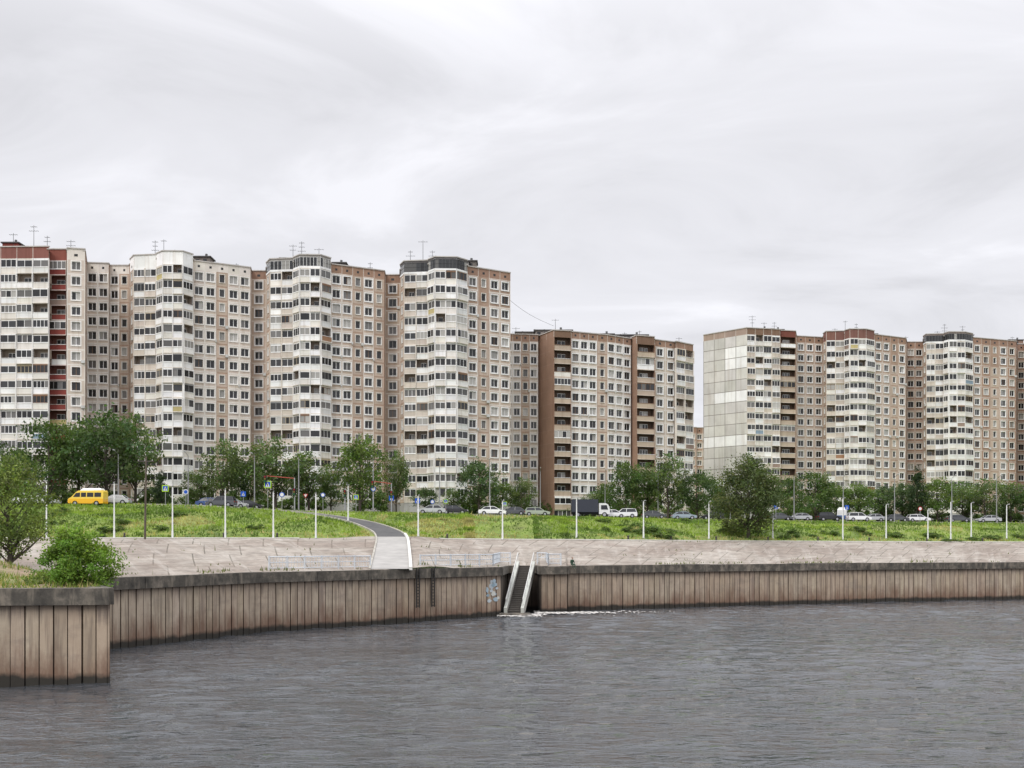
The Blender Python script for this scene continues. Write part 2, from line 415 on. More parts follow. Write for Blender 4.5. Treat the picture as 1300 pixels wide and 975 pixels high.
# ------------------------------------------------------------------ quay wall
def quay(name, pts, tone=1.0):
    mb = MB(); rr = random.Random(3)
    for (p, q) in zip(pts[:-1], pts[1:]):
        L = math.dist(p, q); n = max(1, round(L/0.72)); dx, dy = (q[0]-p[0])/L, (q[1]-p[1])/L; nx, ny = dy, -dx
        W = L/n
        def P(s, t, z): return (p[0]+dx*s+nx*t, p[1]+dy*s+ny*t, z)
        for i in range(n):
            s0 = i*W; g = rr.uniform(0.035, 0.06) if i % 2 else rr.uniform(0.07, 0.11); tt = rr.uniform(-0.01, 0.015)
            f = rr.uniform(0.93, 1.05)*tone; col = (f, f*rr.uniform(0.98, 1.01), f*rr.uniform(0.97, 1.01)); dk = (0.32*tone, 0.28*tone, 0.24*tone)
            mb.quad(P(s0,-0.12,-1.5), P(s0+g,-0.12,-1.5), P(s0+g,-0.12,4.3), P(s0,-0.12,4.3), 0, dk)
            mb.quad(P(s0+g,tt,-1.5), P(s0+W,tt,-1.5), P(s0+W,tt,4.3), P(s0+g,tt,4.3), 0, col)
            mb.quad(P(s0+g,-0.12,-1.5), P(s0+g,tt,-1.5), P(s0+g,tt,4.3), P(s0+g,-0.12,4.3), 0, dk)
            mb.quad(P(s0+W,tt,-1.5), P(s0+W,-0.12,-1.5), P(s0+W,-0.12,4.3), P(s0+W,tt,4.3), 0, dk)
        nc = max(1, round(L/6.0)); WC = L/nc
        for i in range(nc):
            s0 = i*WC+0.02; s1 = (i+1)*WC-0.02; t1 = 0.22+rr.uniform(-0.03, 0.03); zt = 5.1+rr.uniform(-0.03, 0.03)
            zb = 4.22
            mb.quad(P(s0,t1,zb),P(s1,t1,zb),P(s1,t1,zt),P(s0,t1,zt),1)
            mb.quad(P(s0,t1,zt),P(s1,t1,zt),P(s1,-0.8,zt),P(s0,-0.8,zt),1)
            mb.quad(P(s0,-0.3,zb),P(s1,-0.3,zb),P(s1,t1,zb),P(s0,t1,zb),1)
            mb.quad(P(s0,-0.8,zb),P(s0,t1,zb),P(s0,t1,zt),P(s0,-0.8,zt),1)
            mb.quad(P(s1,t1,zb),P(s1,-0.8,zb),P(s1,-0.8,zt),P(s1,t1,zt),1)
            mb.quad(P(s1,-0.8,zb),P(s0,-0.8,zb),P(s0,-0.8,zt),P(s1,-0.8,zt),1)
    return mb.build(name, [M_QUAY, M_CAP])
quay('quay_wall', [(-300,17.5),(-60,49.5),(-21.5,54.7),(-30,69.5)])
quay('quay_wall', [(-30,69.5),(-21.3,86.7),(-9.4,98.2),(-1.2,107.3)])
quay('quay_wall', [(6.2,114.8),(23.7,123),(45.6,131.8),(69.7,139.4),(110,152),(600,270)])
quay('quay_wall', [(-1.2,107.3),(-0.6,116.2),(2.9,116.2),(3.1,111.5)], 0.22)  # notch walls: shade of the recess put into the colour by a low tone
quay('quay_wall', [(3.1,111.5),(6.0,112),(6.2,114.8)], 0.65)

# stairs in the notch
mb = MB()
sb = Vector((0.25, 107.9, 0.3)); stp = Vector((1.55, 114.9, 5.1))
dv = stp-sb; hd = Vector((dv.x, dv.y, 0)).normalized(); sd = Vector((hd.y, -hd.x, 0)); ns = 26
run = Vector((dv.x, dv.y, 0)).length/ns; rise = dv.z/ns
for i in range(ns):
    a = sb+hd*(run*i); z0 = sb.z+rise*i; z1 = z0+rise
    P_ = lambda s, h, z: (a.x+sd.x*s+hd.x*h, a.y+sd.y*s+hd.y*h, z)
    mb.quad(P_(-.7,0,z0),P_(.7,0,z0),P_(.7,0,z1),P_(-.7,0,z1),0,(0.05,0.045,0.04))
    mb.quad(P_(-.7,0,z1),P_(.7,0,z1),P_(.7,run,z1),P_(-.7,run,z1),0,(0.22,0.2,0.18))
for s in (-1, 1):
    o = sd*(0.9*s); w = 0.17
    p0 = sb+o-hd*0.3; p1 = stp+o
    a, b2 = p0-sd*w, p0+sd*w; c, d = p1+sd*w, p1-sd*w
    u0, u1 = Vector((0,0,-0.5)), Vector((0,0,0.5)); col = (0.46,0.47,0.43)
    mb.quad(a+u1,b2+u1,c+u1,d+u1,0,col); mb.quad(a+u0,b2+u0,b2+u1,a+u1,0,col)
    mb.quad(b2+u0,c+u0,c+u1,b2+u1,0,(0.33,0.32,0.29)); mb.quad(d+u0,a+u0,a+u1,d+u1,0,(0.33,0.32,0.29))
    mb.quad(a+u0,d+u0,c+u0,b2+u0,0,(0.2,0.2,0.19))
    for i in range(6):
        c = sb+dv*(i/5)+o; mb.cyl(c+Vector((0,0,0.5)), c+Vector((0,0,1.45)), 0.035, 0.035, 6, 0, (0.6,0.6,0.58))
    mb.cyl(sb+o+Vector((0,0,1.45)), stp+o+Vector((0,0,1.45)), 0.045, 0.045, 6, 0, (0.6,0.6,0.58))
mb.build('river_stairs', [M_FAC])
mb = MB(); mb.box(-1.3, 1.9, 106.3, 107.9, -1, 0.28, 0); mb.build('stair_landing', [M_CAP])

mb = MB(); p = Vector((-9.4,98.2,0)); q = Vector((-1.2,107.3,0)); d = (q-p).normalized(); nrm = Vector((d.y,-d.x,0)); L = (q-p).length
rr = random.Random(5)
for i in range(14):
    s = L-rr.uniform(0.35,2.1); z = rr.uniform(1.6,3.7); w = rr.uniform(0.2,0.5); h = rr.uniform(0.15,0.4)
    c = p+d*s+nrm*(0.04+0.004*i)
    pts = [c+d*(w*math.cos(t)*rr.uniform(0.6,1.1))+Vector((0,0,z+h*math.sin(t)*rr.uniform(0.6,1.1))) for t in [k2*2*math.pi/9 for k2 in range(9)]]
    mb.poly(pts, 0, rr.choice([(0.5,0.55,0.57),(0.38,0.48,0.54),(0.6,0.6,0.55),(0.28,0.38,0.44)]))
mb.build('graffiti', [M_PLAIN])

def fender(px, name):
    p = Vector((-9.4,98.2,0)) if px >= 530 else Vector((-21.3,86.7,0))
    q = Vector((-9.4,98.2,0)) if px < 530 else Vector((-1.2,107.3,0))
    d = (q-p).normalized(); nrm = Vector((d.y,-d.x,0)); r = (px-650)/1300
    s = (r*p.y-p.x)/(d.x-r*d.y); c = p+d*s+nrm*0.32
    mb = MB()
    for o in (-0.17, 0.17):
        mb.cyl(c+d*o+Vector((0,0,1.4)), c+d*o+Vector((0,0,5.2)), 0.07, 0.07, 8, 0, (0.03,0.028,0.026))
    for i in range(12):
        z = 1.55+i*0.3; mb.cyl(c-d*0.17+Vector((0,0,z)), c+d*0.17+Vector((0,0,z)), 0.04, 0.04, 6, 0, (0.03,0.028,0.026))
    mb.build(name, [M_PLAIN])
fender(528, 'mooring_ladder'); fender(547, 'mooring_ladder')

def railing(pts, name):
    mb = MB(); W = (0.60,0.64,0.68)
    for p, q in zip(pts[:-1], pts[1:]):
        p = Vector(p); q = Vector(q); L = (q-p).length; n = max(1, round(L/2.0)); d = (q-p)/L
        for z, r in ((1.2,0.05),(0.7,0.035),(0.2,0.035)):
            mb.cyl(p+Vector((0,0,z)), q+Vector((0,0,z)), r, r, 6, 0, W)
        for i in range(n+1): 
            c = p+d*(L*i/n); mb.cyl(c-Vector((0,0,0.3)), c+Vector((0,0,1.3)), 0.065, 0.065, 6, 0, W)
        m2 = int(L/0.3)
        for i in range(m2):
            c = p+d*(L*(i+0.5)/m2); mb.cyl(c+Vector((0,0,0.2)), c+Vector((0,0,1.2)), 0.02, 0.02, 4, 0, W, False)
    mb.build(name, [M_PLAIN])
railing([(-21.5,90.6,5.15),(-13.6,98.3,5.15)], 'railing')
railing([(-9.0,100.3,5.2),(-2.0,108.3,5.2),(-1.4,117.3,5.3),(-0.2,117.5,5.3)], 'railing')
railing([(2.9,117.5,5.3),(3.9,117.3,5.3),(4.0,113.0,5.2),(5.4,113.2,5.2)], 'railing')

# ------------------------------------------------------------------ buildings
WHITE=(0.84,0.835,0.82); CREAM=(0.75,0.72,0.66); LIGHT=(0.70,0.65,0.58); TAN=(0.60,0.53,0.455); PINK=(0.61,0.52,0.445)
BROWN=(0.33,0.21,0.15); DBROWN=(0.20,0.125,0.085); MAROON=(0.22,0.05,0.04); GREY=(0.40,0.39,0.38)
class Fr:
    def __init__(s, p, q):
        s.p = p; s.L = math.dist(p, q); s.dx = (q[0]-p[0])/s.L; s.dy = (q[1]-p[1])/s.L; s.nx = s.dy; s.ny = -s.dx
    def __call__(s, a, t, z): return (s.p[0]+s.dx*a+s.nx*t, s.p[1]+s.dy*a+s.ny*t, z)
def fq(mb, F, s0, s1, z0, z1, t, mat, col): mb.quad(F(s0,t,z0),F(s1,t,z0),F(s1,t,z1),F(s0,t,z1),mat,col)
def fbox(mb, F, s0, s1, t0, t1, z0, z1, mat, col):
    fq(mb,F,s0,s1,z0,z1,t1,mat,col)
    mb.quad(F(s0,t0,z0),F(s0,t1,z0),F(s0,t1,z1),F(s0,t0,z1),mat,col)
    mb.quad(F(s1,t1,z0),F(s1,t0,z0),F(s1,t0,z1),F(s1,t1,z1),mat,col)
    mb.quad(F(s0,t1,z1),F(s1,t1,z1),F(s1,t0,z1),F(s0,t0,z1),mat,col)
    mb.quad(F(s0,t0,z0),F(s1,t0,z0),F(s1,t1,z0),F(s0,t1,z0),mat,col)
def jit(c, a=0.06): 
    f = 1+R.uniform(-a, a); return (c[0]*f, c[1]*f*(1+R.uniform(-a,a)*0.15), c[2]*f*(1+R.uniform(-a,a)*0.25))
def glasscol():
    r = R.random()
    if r < 0.66: g = R.uniform(0.012, 0.05); return (g, g*1.02, g*1.08)
    if r < 0.88: g = R.uniform(0.07, 0.2); return (g, g*0.97, g*0.93)
    g = R.uniform(0.25, 0.5); return (g, g*0.97, g*0.9)
def glazing(mb, F, s0, s1, z0, z1, t, pane, fc, fw=0.085):
    n = max(1, round((s1-s0)/pane)); w = (s1-s0)/n
    g = glasscol()
    for i in range(n):
        gg = g if R.random() < 0.75 else glasscol()
        fq(mb,F,s0+i*w,s0+(i+1)*w,z0,z1,t,1,gg)
    for i in range(n+1):
        a = s0+i*w; a0 = max(s0, a-fw/2); a1 = min(s1, a+fw/2); fq(mb,F,a0,a1,z0,z1,t+0.05,0,fc)
    fq(mb,F,s0,s1,z0,z0+fw,t+0.055,0,fc); fq(mb,F,s0,s1,z1-fw,z1,t+0.055,0,fc)
def win_cell(mb, F, s0, W, z0, H, st):
    panel = jit(st['panel'], 0.08); joint = st['joint']; b = 0.13
    ww = min(st['ww'], W-0.6); wh = st.get('wh', 1.55); sill = st.get('sill', 0.8)
    a0 = s0+(W-ww)/2; a1 = a0+ww; h0 = z0+sill; h1 = h0+wh; s1 = s0+W; z1 = z0+H
    fq(mb,F,s0,s0+b,z0,z1,0,0,joint); fq(mb,F,s1-b,s1,z0,z1,0,0,joint)
    fq(mb,F,s0+b,s1-b,z0,z0+b,0,0,joint); fq(mb,F,s0+b,s1-b,z1-b,z1,0,0,joint)
    fq(mb,F,s0+b,a0,z0+b,z1-b,0,0,panel); fq(mb,F,a1,s1-b,z0+b,z1-b,0,0,panel)
    fq(mb,F,a0,a1,z0+b,h0,0,0,panel); fq(mb,F,a0,a1,h1,z1-b,0,0,panel)
    rv = st.get('reveal', WHITE); t = -0.2
    mb.quad(F(a0,0,h0),F(a0,t,h0),F(a0,t,h1),F(a0,0,h1),0,rv); mb.quad(F(a1,t,h0),F(a1,0,h0),F(a1,0,h1),F(a1,t,h1),0,rv)
    mb.quad(F(a0,0,h0),F(a1,0,h0),F(a1,t,h0),F(a0,t,h0),0,rv); mb.quad(F(a0,t,h1),F(a1,t,h1),F(a1,0,h1),F(a0,0,h1),0,rv)
    fc = st['frame'] if R.random() < 0.85 else R.choice([(0.25,0.17,0.12),(0.4,0.4,0.4)])
    glazing(mb,F,a0,a1,h0,h1,t,0.78,fc,0.1)
    sw = st.get('sur', 0.2)
    if sw > 0:
        sc = st['surc']
        fbox(mb,F,a0-sw,a0,0,0.05,h0-sw,h1+sw,0,sc); fbox(mb,F,a1,a1+sw,0,0.05,h0-sw,h1+sw,0,sc)
        fq(mb,F,a0,a1,h1,h1+sw,0.05,0,sc); fbox(mb,F,a0,a1,0,0.09,h0-sw,h0,0,sc)
    if R.random() < 0.08: fbox(mb,F,a1+0.15,min(a1+0.85,s1),0.05,0.35,h0-0.5,h0+0.05,0,(0.6,0.6,0.58))
def log_cell(mb, F, s0, W, z0, H, st):
    s1 = s0+W; z1 = z0+H; pw = 0.09
    pc = st['par'] if R.random() > st.get('pw', 0.25) else R.choice([WHITE, WHITE, CREAM, (0.74,0.74,0.72)])
    r = R.random()
    if r < st.get('odd', 0.025): pc = R.choice([(0.35,0.2,0.12),(0.5,0.42,0.2),(0.25,0.33,0.4),(0.3,0.22,0.18)])
    pc = jit(pc, 0.08); ph = 1.1; col = st['pier']
    pr = R.choice([0, 0, 0, 0.12, 0.25])
    fbox(mb,F,s0,s0+pw,-0.3,0.10+pr,z0,z1,0,col); fbox(mb,F,s1-pw,s1,-0.3,0.10+pr,z0,z1,0,col)
    fbox(mb,F,s0+pw,s1-pw,-0.2,0.07+pr,z0,z0+0.17,0,st.get('slab', LIGHT))
    fq(mb,F,s0+pw,s1-pw,z0+0.17,z0+ph,0.02+pr,0,pc)
    fbox(mb,F,s0+pw,s1-pw,-0.12,0.08+pr,z0+ph,z0+ph+0.08,0,jit(WHITE,0.1) if R.random()<0.6 else col)
    if R.random() < st.get('glz', 0.85):
        fc = WHITE if R.random() < st.get('fwhite',0.85) else R.choice([(0.22,0.13,0.08),(0.3,0.3,0.3),(0.5,0.42,0.3)])
        lint = R.uniform(0.1, 0.3)
        glazing(mb,F,s0+pw,s1-pw,z0+ph+0.08,z1-lint,-0.06+pr,R.choice([0.8,1.0,1.2]),fc,0.1)
        fbox(mb,F,s0+pw,s1-pw,-0.1,-0.005+pr,z1-lint,z1,0,fc if R.random()<0.5 else st.get('slab', LIGHT))
    else:
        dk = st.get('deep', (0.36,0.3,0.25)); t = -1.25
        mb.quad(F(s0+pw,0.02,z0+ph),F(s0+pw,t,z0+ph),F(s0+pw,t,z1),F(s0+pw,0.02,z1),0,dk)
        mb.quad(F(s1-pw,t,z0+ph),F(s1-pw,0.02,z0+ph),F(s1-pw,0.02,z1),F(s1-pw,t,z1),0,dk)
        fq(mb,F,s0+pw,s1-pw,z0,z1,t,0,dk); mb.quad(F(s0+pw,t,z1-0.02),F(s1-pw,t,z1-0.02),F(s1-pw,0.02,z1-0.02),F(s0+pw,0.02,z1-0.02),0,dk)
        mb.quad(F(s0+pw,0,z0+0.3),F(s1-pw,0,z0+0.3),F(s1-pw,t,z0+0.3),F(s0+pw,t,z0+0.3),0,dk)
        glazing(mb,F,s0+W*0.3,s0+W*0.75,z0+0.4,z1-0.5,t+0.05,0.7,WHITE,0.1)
def blank_cell(mb, F, s0, W, z0, H, st, i, j):
    b = st.get('jw', 0.07); c = jit(st['panel'], st.get('var', 0.07))
    if st.get('band') and st['band'](i, j): c = jit(WHITE, 0.05)
    fq(mb,F,s0,s0+W,z0,z0+b,0,0,st['joint']); fq(mb,F,s0,s0+b,z0+b,z0+H,0,0,st['joint']); fq(mb,F,s0+b,s0+W,z0+b,z0+H,0,0,c)

WT = dict(t='win', panel=PINK, joint=(0.74,0.70,0.64), ww=1.5, frame=WHITE, surc=(0.82,0.79,0.75))
WB = dict(t='win', panel=(0.53,0.42,0.34), joint=(0.70,0.64,0.57), ww=1.5, frame=WHITE, surc=WHITE)
WS = dict(t='win', panel=(0.52,0.42,0.34), joint=(0.40,0.28,0.21), ww=0.95, frame=WHITE, surc=CREAM, sur=0.1)
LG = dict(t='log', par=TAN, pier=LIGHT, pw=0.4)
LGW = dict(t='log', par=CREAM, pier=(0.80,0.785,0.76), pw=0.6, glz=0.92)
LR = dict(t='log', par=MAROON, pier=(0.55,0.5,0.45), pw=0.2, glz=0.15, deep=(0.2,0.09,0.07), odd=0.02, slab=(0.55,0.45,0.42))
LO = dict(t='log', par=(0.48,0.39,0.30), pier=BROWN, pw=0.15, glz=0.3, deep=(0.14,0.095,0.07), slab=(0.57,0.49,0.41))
BL = dict(t='blank', panel=BROWN, joint=(0.38,0.26,0.2), W=3.2, var=0.04)
SIDE = dict(t='blank', panel=(0.45,0.355,0.285), joint=LIGHT, W=3.0)
GAB = dict(t='blank', panel=(0.58,0.56,0.525), joint=(0.24,0.22,0.195), W=3.4, var=0.08, jw=0.16, band=lambda i, j: (j in (2, 6)) or (j in (14, 13) and i >= 2) or (j == 10 and i > 0))

def building(name, segs, z0, nfl, ztop, backd, fh=2.8, topcol=BROWN):
    """segs: (bearing0,d0,bearing1,d1,style,ncols,opts)"""
    mb = MB(); foot = []; prev = None; items = []
    for s in segs:
        p = brg(s[0], s[1]); q = brg(s[2], s[3])
        if prev and math.dist(prev, p) > 0.25: items.append((prev, p, SIDE, None, {}))
        items.append((p, q, s[4], s[5], s[6] if len(s) > 6 else {})); prev = q
    zr = z0+nfl*fh
    for p, q, st, n, o in items:
        F = Fr(p, q); H = fh
        top = o.get('top', topcol); dz = o.get('dz', 0)
        if not n: n = max(1, round(F.L/st.get('W', 3.0)))
        W = F.L/n
        for i in range(n):
            s2 = st
            if o.get('mixed'): s2 = o['mixed'][i % len(o['mixed'])]
            for j in range(nfl):
                z = z0+j*fh; s3 = s2
                if s2['t'] == 'win' and o.get('upper') and j >= nfl-o['upper'][0]: s3 = dict(s2, panel=o['upper'][1])
                if s2['t'] == 'win': win_cell(mb,F,i*W,W,z,H,s3)
                elif s2['t'] == 'log': log_cell(mb,F,i*W,W,z,H,s2)
                else: blank_cell(mb,F,i*W,W,z,H,s2,i,j)
            zt = ztop+dz
            if o.get('topglass'):
                fq(mb,F,i*W,(i+1)*W,zr,zr+0.35,0.05,0,WHITE)
                glazing(mb,F,i*W,(i+1)*W,zr+0.35,zt-0.55,-0.05,0.7,o.get('tg',(0.2,0.2,0.2)),0.07)
                fq(mb,F,i*W,(i+1)*W,zt-0.55,zt-0.2,0.03,0,top)
            else:
                fq(mb,F,i*W,i*W+0.08,zr,zt-0.2,0,0,LIGHT); fq(mb,F,i*W+0.08,(i+1)*W,zr,zt-0.2,0,0,jit(top,0.08))
                if s2['t'] == 'win': fq(mb,F,i*W+W*0.4,i*W+W*0.6,zr+0.5,zr+0.95,0.01,1,(0.03,0.03,0.03))
        fbox(mb,F,-0.05,F.L+0.05,-0.35,0.14,zt-0.2,zt,0,(0.5,0.47,0.44))
        foot.append(p)
    foot.append(items[-1][1])
    pa = brg(segs[0][0]+(3 if segs[0][0] > 650 else 0), segs[0][1]+backd)
    pz_ = brg(segs[-1][2]-3, segs[-1][3]+backd)
    for a, c in ((foot[-1], pz_), (pz_, pa), (pa, foot[0])):
        F = Fr(a, c); n = max(1, round(F.L/3.2)); W = F.L/n
        for i in range(n):
            for j in range(nfl):
                blank_cell(mb,F,i*W,W,z0+j*fh,fh,SIDE,i,j)
        fq(mb,F,0,F.L,zr,ztop,0,0,topcol)
    mb.poly([(p[0], p[1], ztop-0.5) for p in foot+[pz_, pa]], 0, (0.12,0.115,0.11))
    for p, q, st, n, o in items:
        F = Fr(p, q); fq(mb,F,0,F.L,z0-4,z0,0,0,GREY)
    return mb.build(name, [M_FAC, M_GLASS])

def roof_stuff(parent, things, ants, zt):
    mb = MB()
    for px, d, w, dep, h, col in things:
        x, y = brg(px, d)
        mb.box(x-w/2, x+w/2, y, y+dep, zt-0.6, zt+h, 0, col)
        mb.box(x-w/2-0.25, x+w/2+0.25, y-0.25, y+dep+0.25, zt+h, zt+h+0.22, 0, (0.1,0.095,0.09))
        if w > 3: 
            for i in range(int(w/1.5)): mb.box(x-w/2+0.4+i*1.5, x-w/2+1.1+i*1.5, y-0.03, y, zt+h*0.35, zt+h*0.8, 1, (0.03,0.03,0.035))
        mb.cyl((x+w*0.2, y+1, zt+h), (x+w*0.2, y+1, zt+h+0.9), 0.25, 0.25, 8, 0, (0.15,0.15,0.15))
        mb.cyl((x-w*0.25, y+1.5, zt+h), (x-w*0.25, y+1.5, zt+h+0.6), 0.18, 0.18, 8, 0, (0.2,0.2,0.2))
    mb.build('lift_housing', [M_FAC, M_GLASS], parent)
    mb = MB()
    for px, d, h in ants:
        x, y = brg(px, d); c = (0.1,0.1,0.1)
        mb.cyl((x,y,zt-0.5),(x,y,zt+h),0.06,0.04,5,0,c)
        for kz in range(R.randint(1, 3)):
            z = zt+h-0.3-kz*0.8; l = R.uniform(0.4, 1.0)
            mb.cyl((x-l,y,z),(x+l,y,z),0.03,0.03,4,0,c)
            for e in (-0.8,-0.3,0.3,0.8): mb.cyl((x+l*e,y-0.4,z),(x+l*e,y+0.4,z),0.02,0.02,4,0,c)
    mb.build('antenna_masts', [M_PLAIN], parent)

Z0 = 15.2; NF = 16
ZT = 62.3
def tower(p0, p1, d, leftstyle=LG, rightstyle=LG, topopt=None):
    o = topopt or {}
    w = p1-p0
    return [(p0, d+5, p0+0.06*w, d+2.2, WS, 1, dict(o)),
            (p0+0.06*w, d+2.2, p0+0.42*w, d+1.6, leftstyle, 2, dict(o)),
            (p0+0.42*w, d+1.0, p0+0.52*w, d-0.8, rightstyle, 1, dict(o)),
            (p0+0.52*w, d-0.8, p0+0.84*w, d-0.6, rightstyle, 2, dict(o)),
            (p0+0.84*w, d-0.6, p1, d+1.6, rightstyle, 1, dict(o))]
UB = (2, (0.40,0.28,0.21))
segs = [(-110,189,-40,189,WT,5), (-40,190,62,189.5,LGW,5,dict(top=(0.24,0.1,0.08),dz=0.5)),
        (62,191.2,85,191.2,LR,1,dict(top=(0.24,0.08,0.06),dz=0.5)),
        (85,189.8,108,190.5,WT,1,dict(top=LIGHT,dz=0.3)),
        (110,198.5,138,199,WT,2,dict(top=LIGHT)), (139,200.5,164,200.5,WS,2,dict(mixed=[WT,WS],top=LIGHT))]
segs += tower(165, 245, 194.5, LG, LGW, dict(top=WHITE, dz=0.9))
segs += [(245,197,318,202,WT,5,dict(mixed=[WT,WT,WS,WT,WT],top=LIGHT)), (319,204.5,338,204.5,WB,1,dict(top=BROWN))]
segs += tower(338, 420, 197, LG, LGW, dict(top=(0.3,0.28,0.26), dz=0.9, topglass=True, tg=WHITE))
segs += [(420,199.5,488,204.5,WB,5,dict(mixed=[WB,WB,WS,WB,WS])), (489,207.5,508,207.5,WB,1,dict(upper=UB))]
segs += tower(508, 593, 198.5, LG, LGW, dict(top=(0.13,0.12,0.12), dz=0.9, topglass=True, tg=(0.12,0.12,0.12)))
segs += [(593,201,648,206,WB,4,dict(mixed=[WB,WS,WB,WB],upper=UB))]
b1 = building('apartment_building', segs, Z0+0.5, NF, ZT, 13)
roof_stuff(b1, [(13,195,3.0,3,2.6,(0.25,0.06,0.045)),(40,196,8,4,0.9,DBROWN),(70,196,4,4,0.9,(0.3,0.3,0.3)),(205,199,7,4,1.3,(0.6,0.6,0.6)),(256,202,3.2,3,1.9,(0.2,0.17,0.15)),(385,201,9,4,1.3,(0.35,0.33,0.31)),(428,206,3.4,3,1.8,(0.18,0.16,0.15)),(560,203,11,4,1.3,(0.25,0.24,0.23)),(594,205,3.4,3,1.9,(0.2,0.18,0.16))],
           [(43,195,6),(17,195,4.5),(60,195,4),(90,196,3.5),(197,198,4),(208,198,4.2),(222,199,2.5),(300,205,1.5),(372,200,3.8),(383,200,4.4),(398,201,2),(405,201,3.4),(521,203,3.5),(537,203,5.5),(549,203,3.5),(575,205,2),(470,206,2)], ZT)
WW = dict(t='win', panel=(0.57,0.485,0.40), joint=(0.72,0.67,0.61), ww=1.6, frame=WHITE, surc=WHITE, sur=0.22)
segs = [(640,220,683,221,WW,4,dict(mixed=[WW,WW,WS,WW])), (684,222,703,216,BL,2), (703,216,725,217,LO,1,dict(top=DBROWN)), (725,217.5,758,220,WW,3), (758,220,771,221,WS,1), (771,221,801,225,WW,3),
        (801,226,808,223.5,BL,1,dict(dz=0.4)), (808,223.5,831,225,LO,1,dict(top=DBROWN,dz=0.4)), (831,226,858,229,WW,2), (858,228,880,232,LG,2)]
ZT2 = 52.9
b2 = building('apartment_building', segs, ZT2-1.6-13*2.8-2.8, 14, ZT2, 13)
roof_stuff(b2, [(672,227,6,4,1.6,(0.45,0.42,0.38)),(703,224,8,4,1.4,(0.3,0.28,0.26)),(765,230,5,4,1.8,(0.2,0.17,0.15)),(800,231,8,4,1.8,(0.22,0.2,0.2))],
           [(655,226,2.6),(705,224,4.0),(720,226,1.5),(793,231,2.5),(812,229,2.5),(862,234,2)], ZT2)
WR = dict(t='win', panel=(0.49,0.375,0.30), joint=(0.62,0.55,0.48), ww=1.55, frame=WHITE, surc=WHITE, sur=0.2)
WRD = dict(t='win', panel=(0.38,0.245,0.18), joint=(0.5,0.42,0.36), ww=1.5, frame=WHITE, surc=CREAM, sur=0.15)
segs = [(893,267,948,258,GAB,4,dict(top=(0.36,0.27,0.22))), (948,258,990,260,LG,4,dict(mixed=[LG,LGW,LG,LG],top=DBROWN)), (990,261,1010,262,LO,1,dict(top=(0.2,0.07,0.05))),
        (1011,268,1045,270,WR,3,dict(upper=UB))]
segs += tower(1045, 1110, 263.5, LG, LGW, dict(top=(0.2,0.1,0.08), dz=0.7))
segs += [(1110,266,1150,271,WR,4,dict(mixed=[WR,WR,WS,WR],upper=UB)), (1151,276,1172,276,WRD,2)]
segs += tower(1172, 1235, 267, LG, LGW, dict(top=(0.25,0.2,0.18), dz=0.7, topglass=True))
segs += [(1235,270,1290,275,WR,5,dict(mixed=[WR,WRD,WS,WR,WRD],upper=UB)), (1291,279,1302,279,WRD,1)]
segs += tower(1302, 1370, 270, LG, LR, dict(top=(0.2,0.07,0.05), dz=0.7))
b3 = building('apartment_building', segs, Z0+0.5, NF, ZT, 13)
roof_stuff(b3, [(965,266,7,4,1.2,(0.3,0.28,0.26)),(985,268,4,4,1.4,(0.35,0.33,0.3)),(1082,272,8,4,1.4,(0.25,0.22,0.2)),(1104,274,4,4,1.5,(0.3,0.25,0.22)),(1210,275,8,4,1.4,(0.25,0.22,0.2)),(1226,276,4,4,1.6,(0.2,0.2,0.2)),(1290,282,4,3,1.5,(0.3,0.2,0.15))],
           [(955,265,4.5),(970,266,3),(983,268,3.5),(1060,271,2.5),(1073,271,4.5),(1087,272,4.0),(1096,272,2.5),(1190,275,2.6),(1199,275,4.5),(1222,276,4.2),(1150,280,2.2),(1285,282,2.5)], ZT)
segs = [(874,330,884,330,WRD,1),(884,331,900,331,WRD,2)]
b4 = building('apartment_building', segs, 10, 12, 45.5, 10)

mb = MB(); p = Vector((*brg(600,203), ZT+1.5)); q = Vector((*brg(703,222), ZT2+2.0))
pts = [p.lerp(q, i/12)-Vector((0,0,2.0*math.sin(math.pi*i/12))) for i in range(13)]
for a, c in zip(pts[:-1], pts[1:]): mb.cyl(a, c, 0.03, 0.03, 4, 0, (0.12,0.12,0.12), False)
mb.build('overhead_cable', [M_PLAIN])

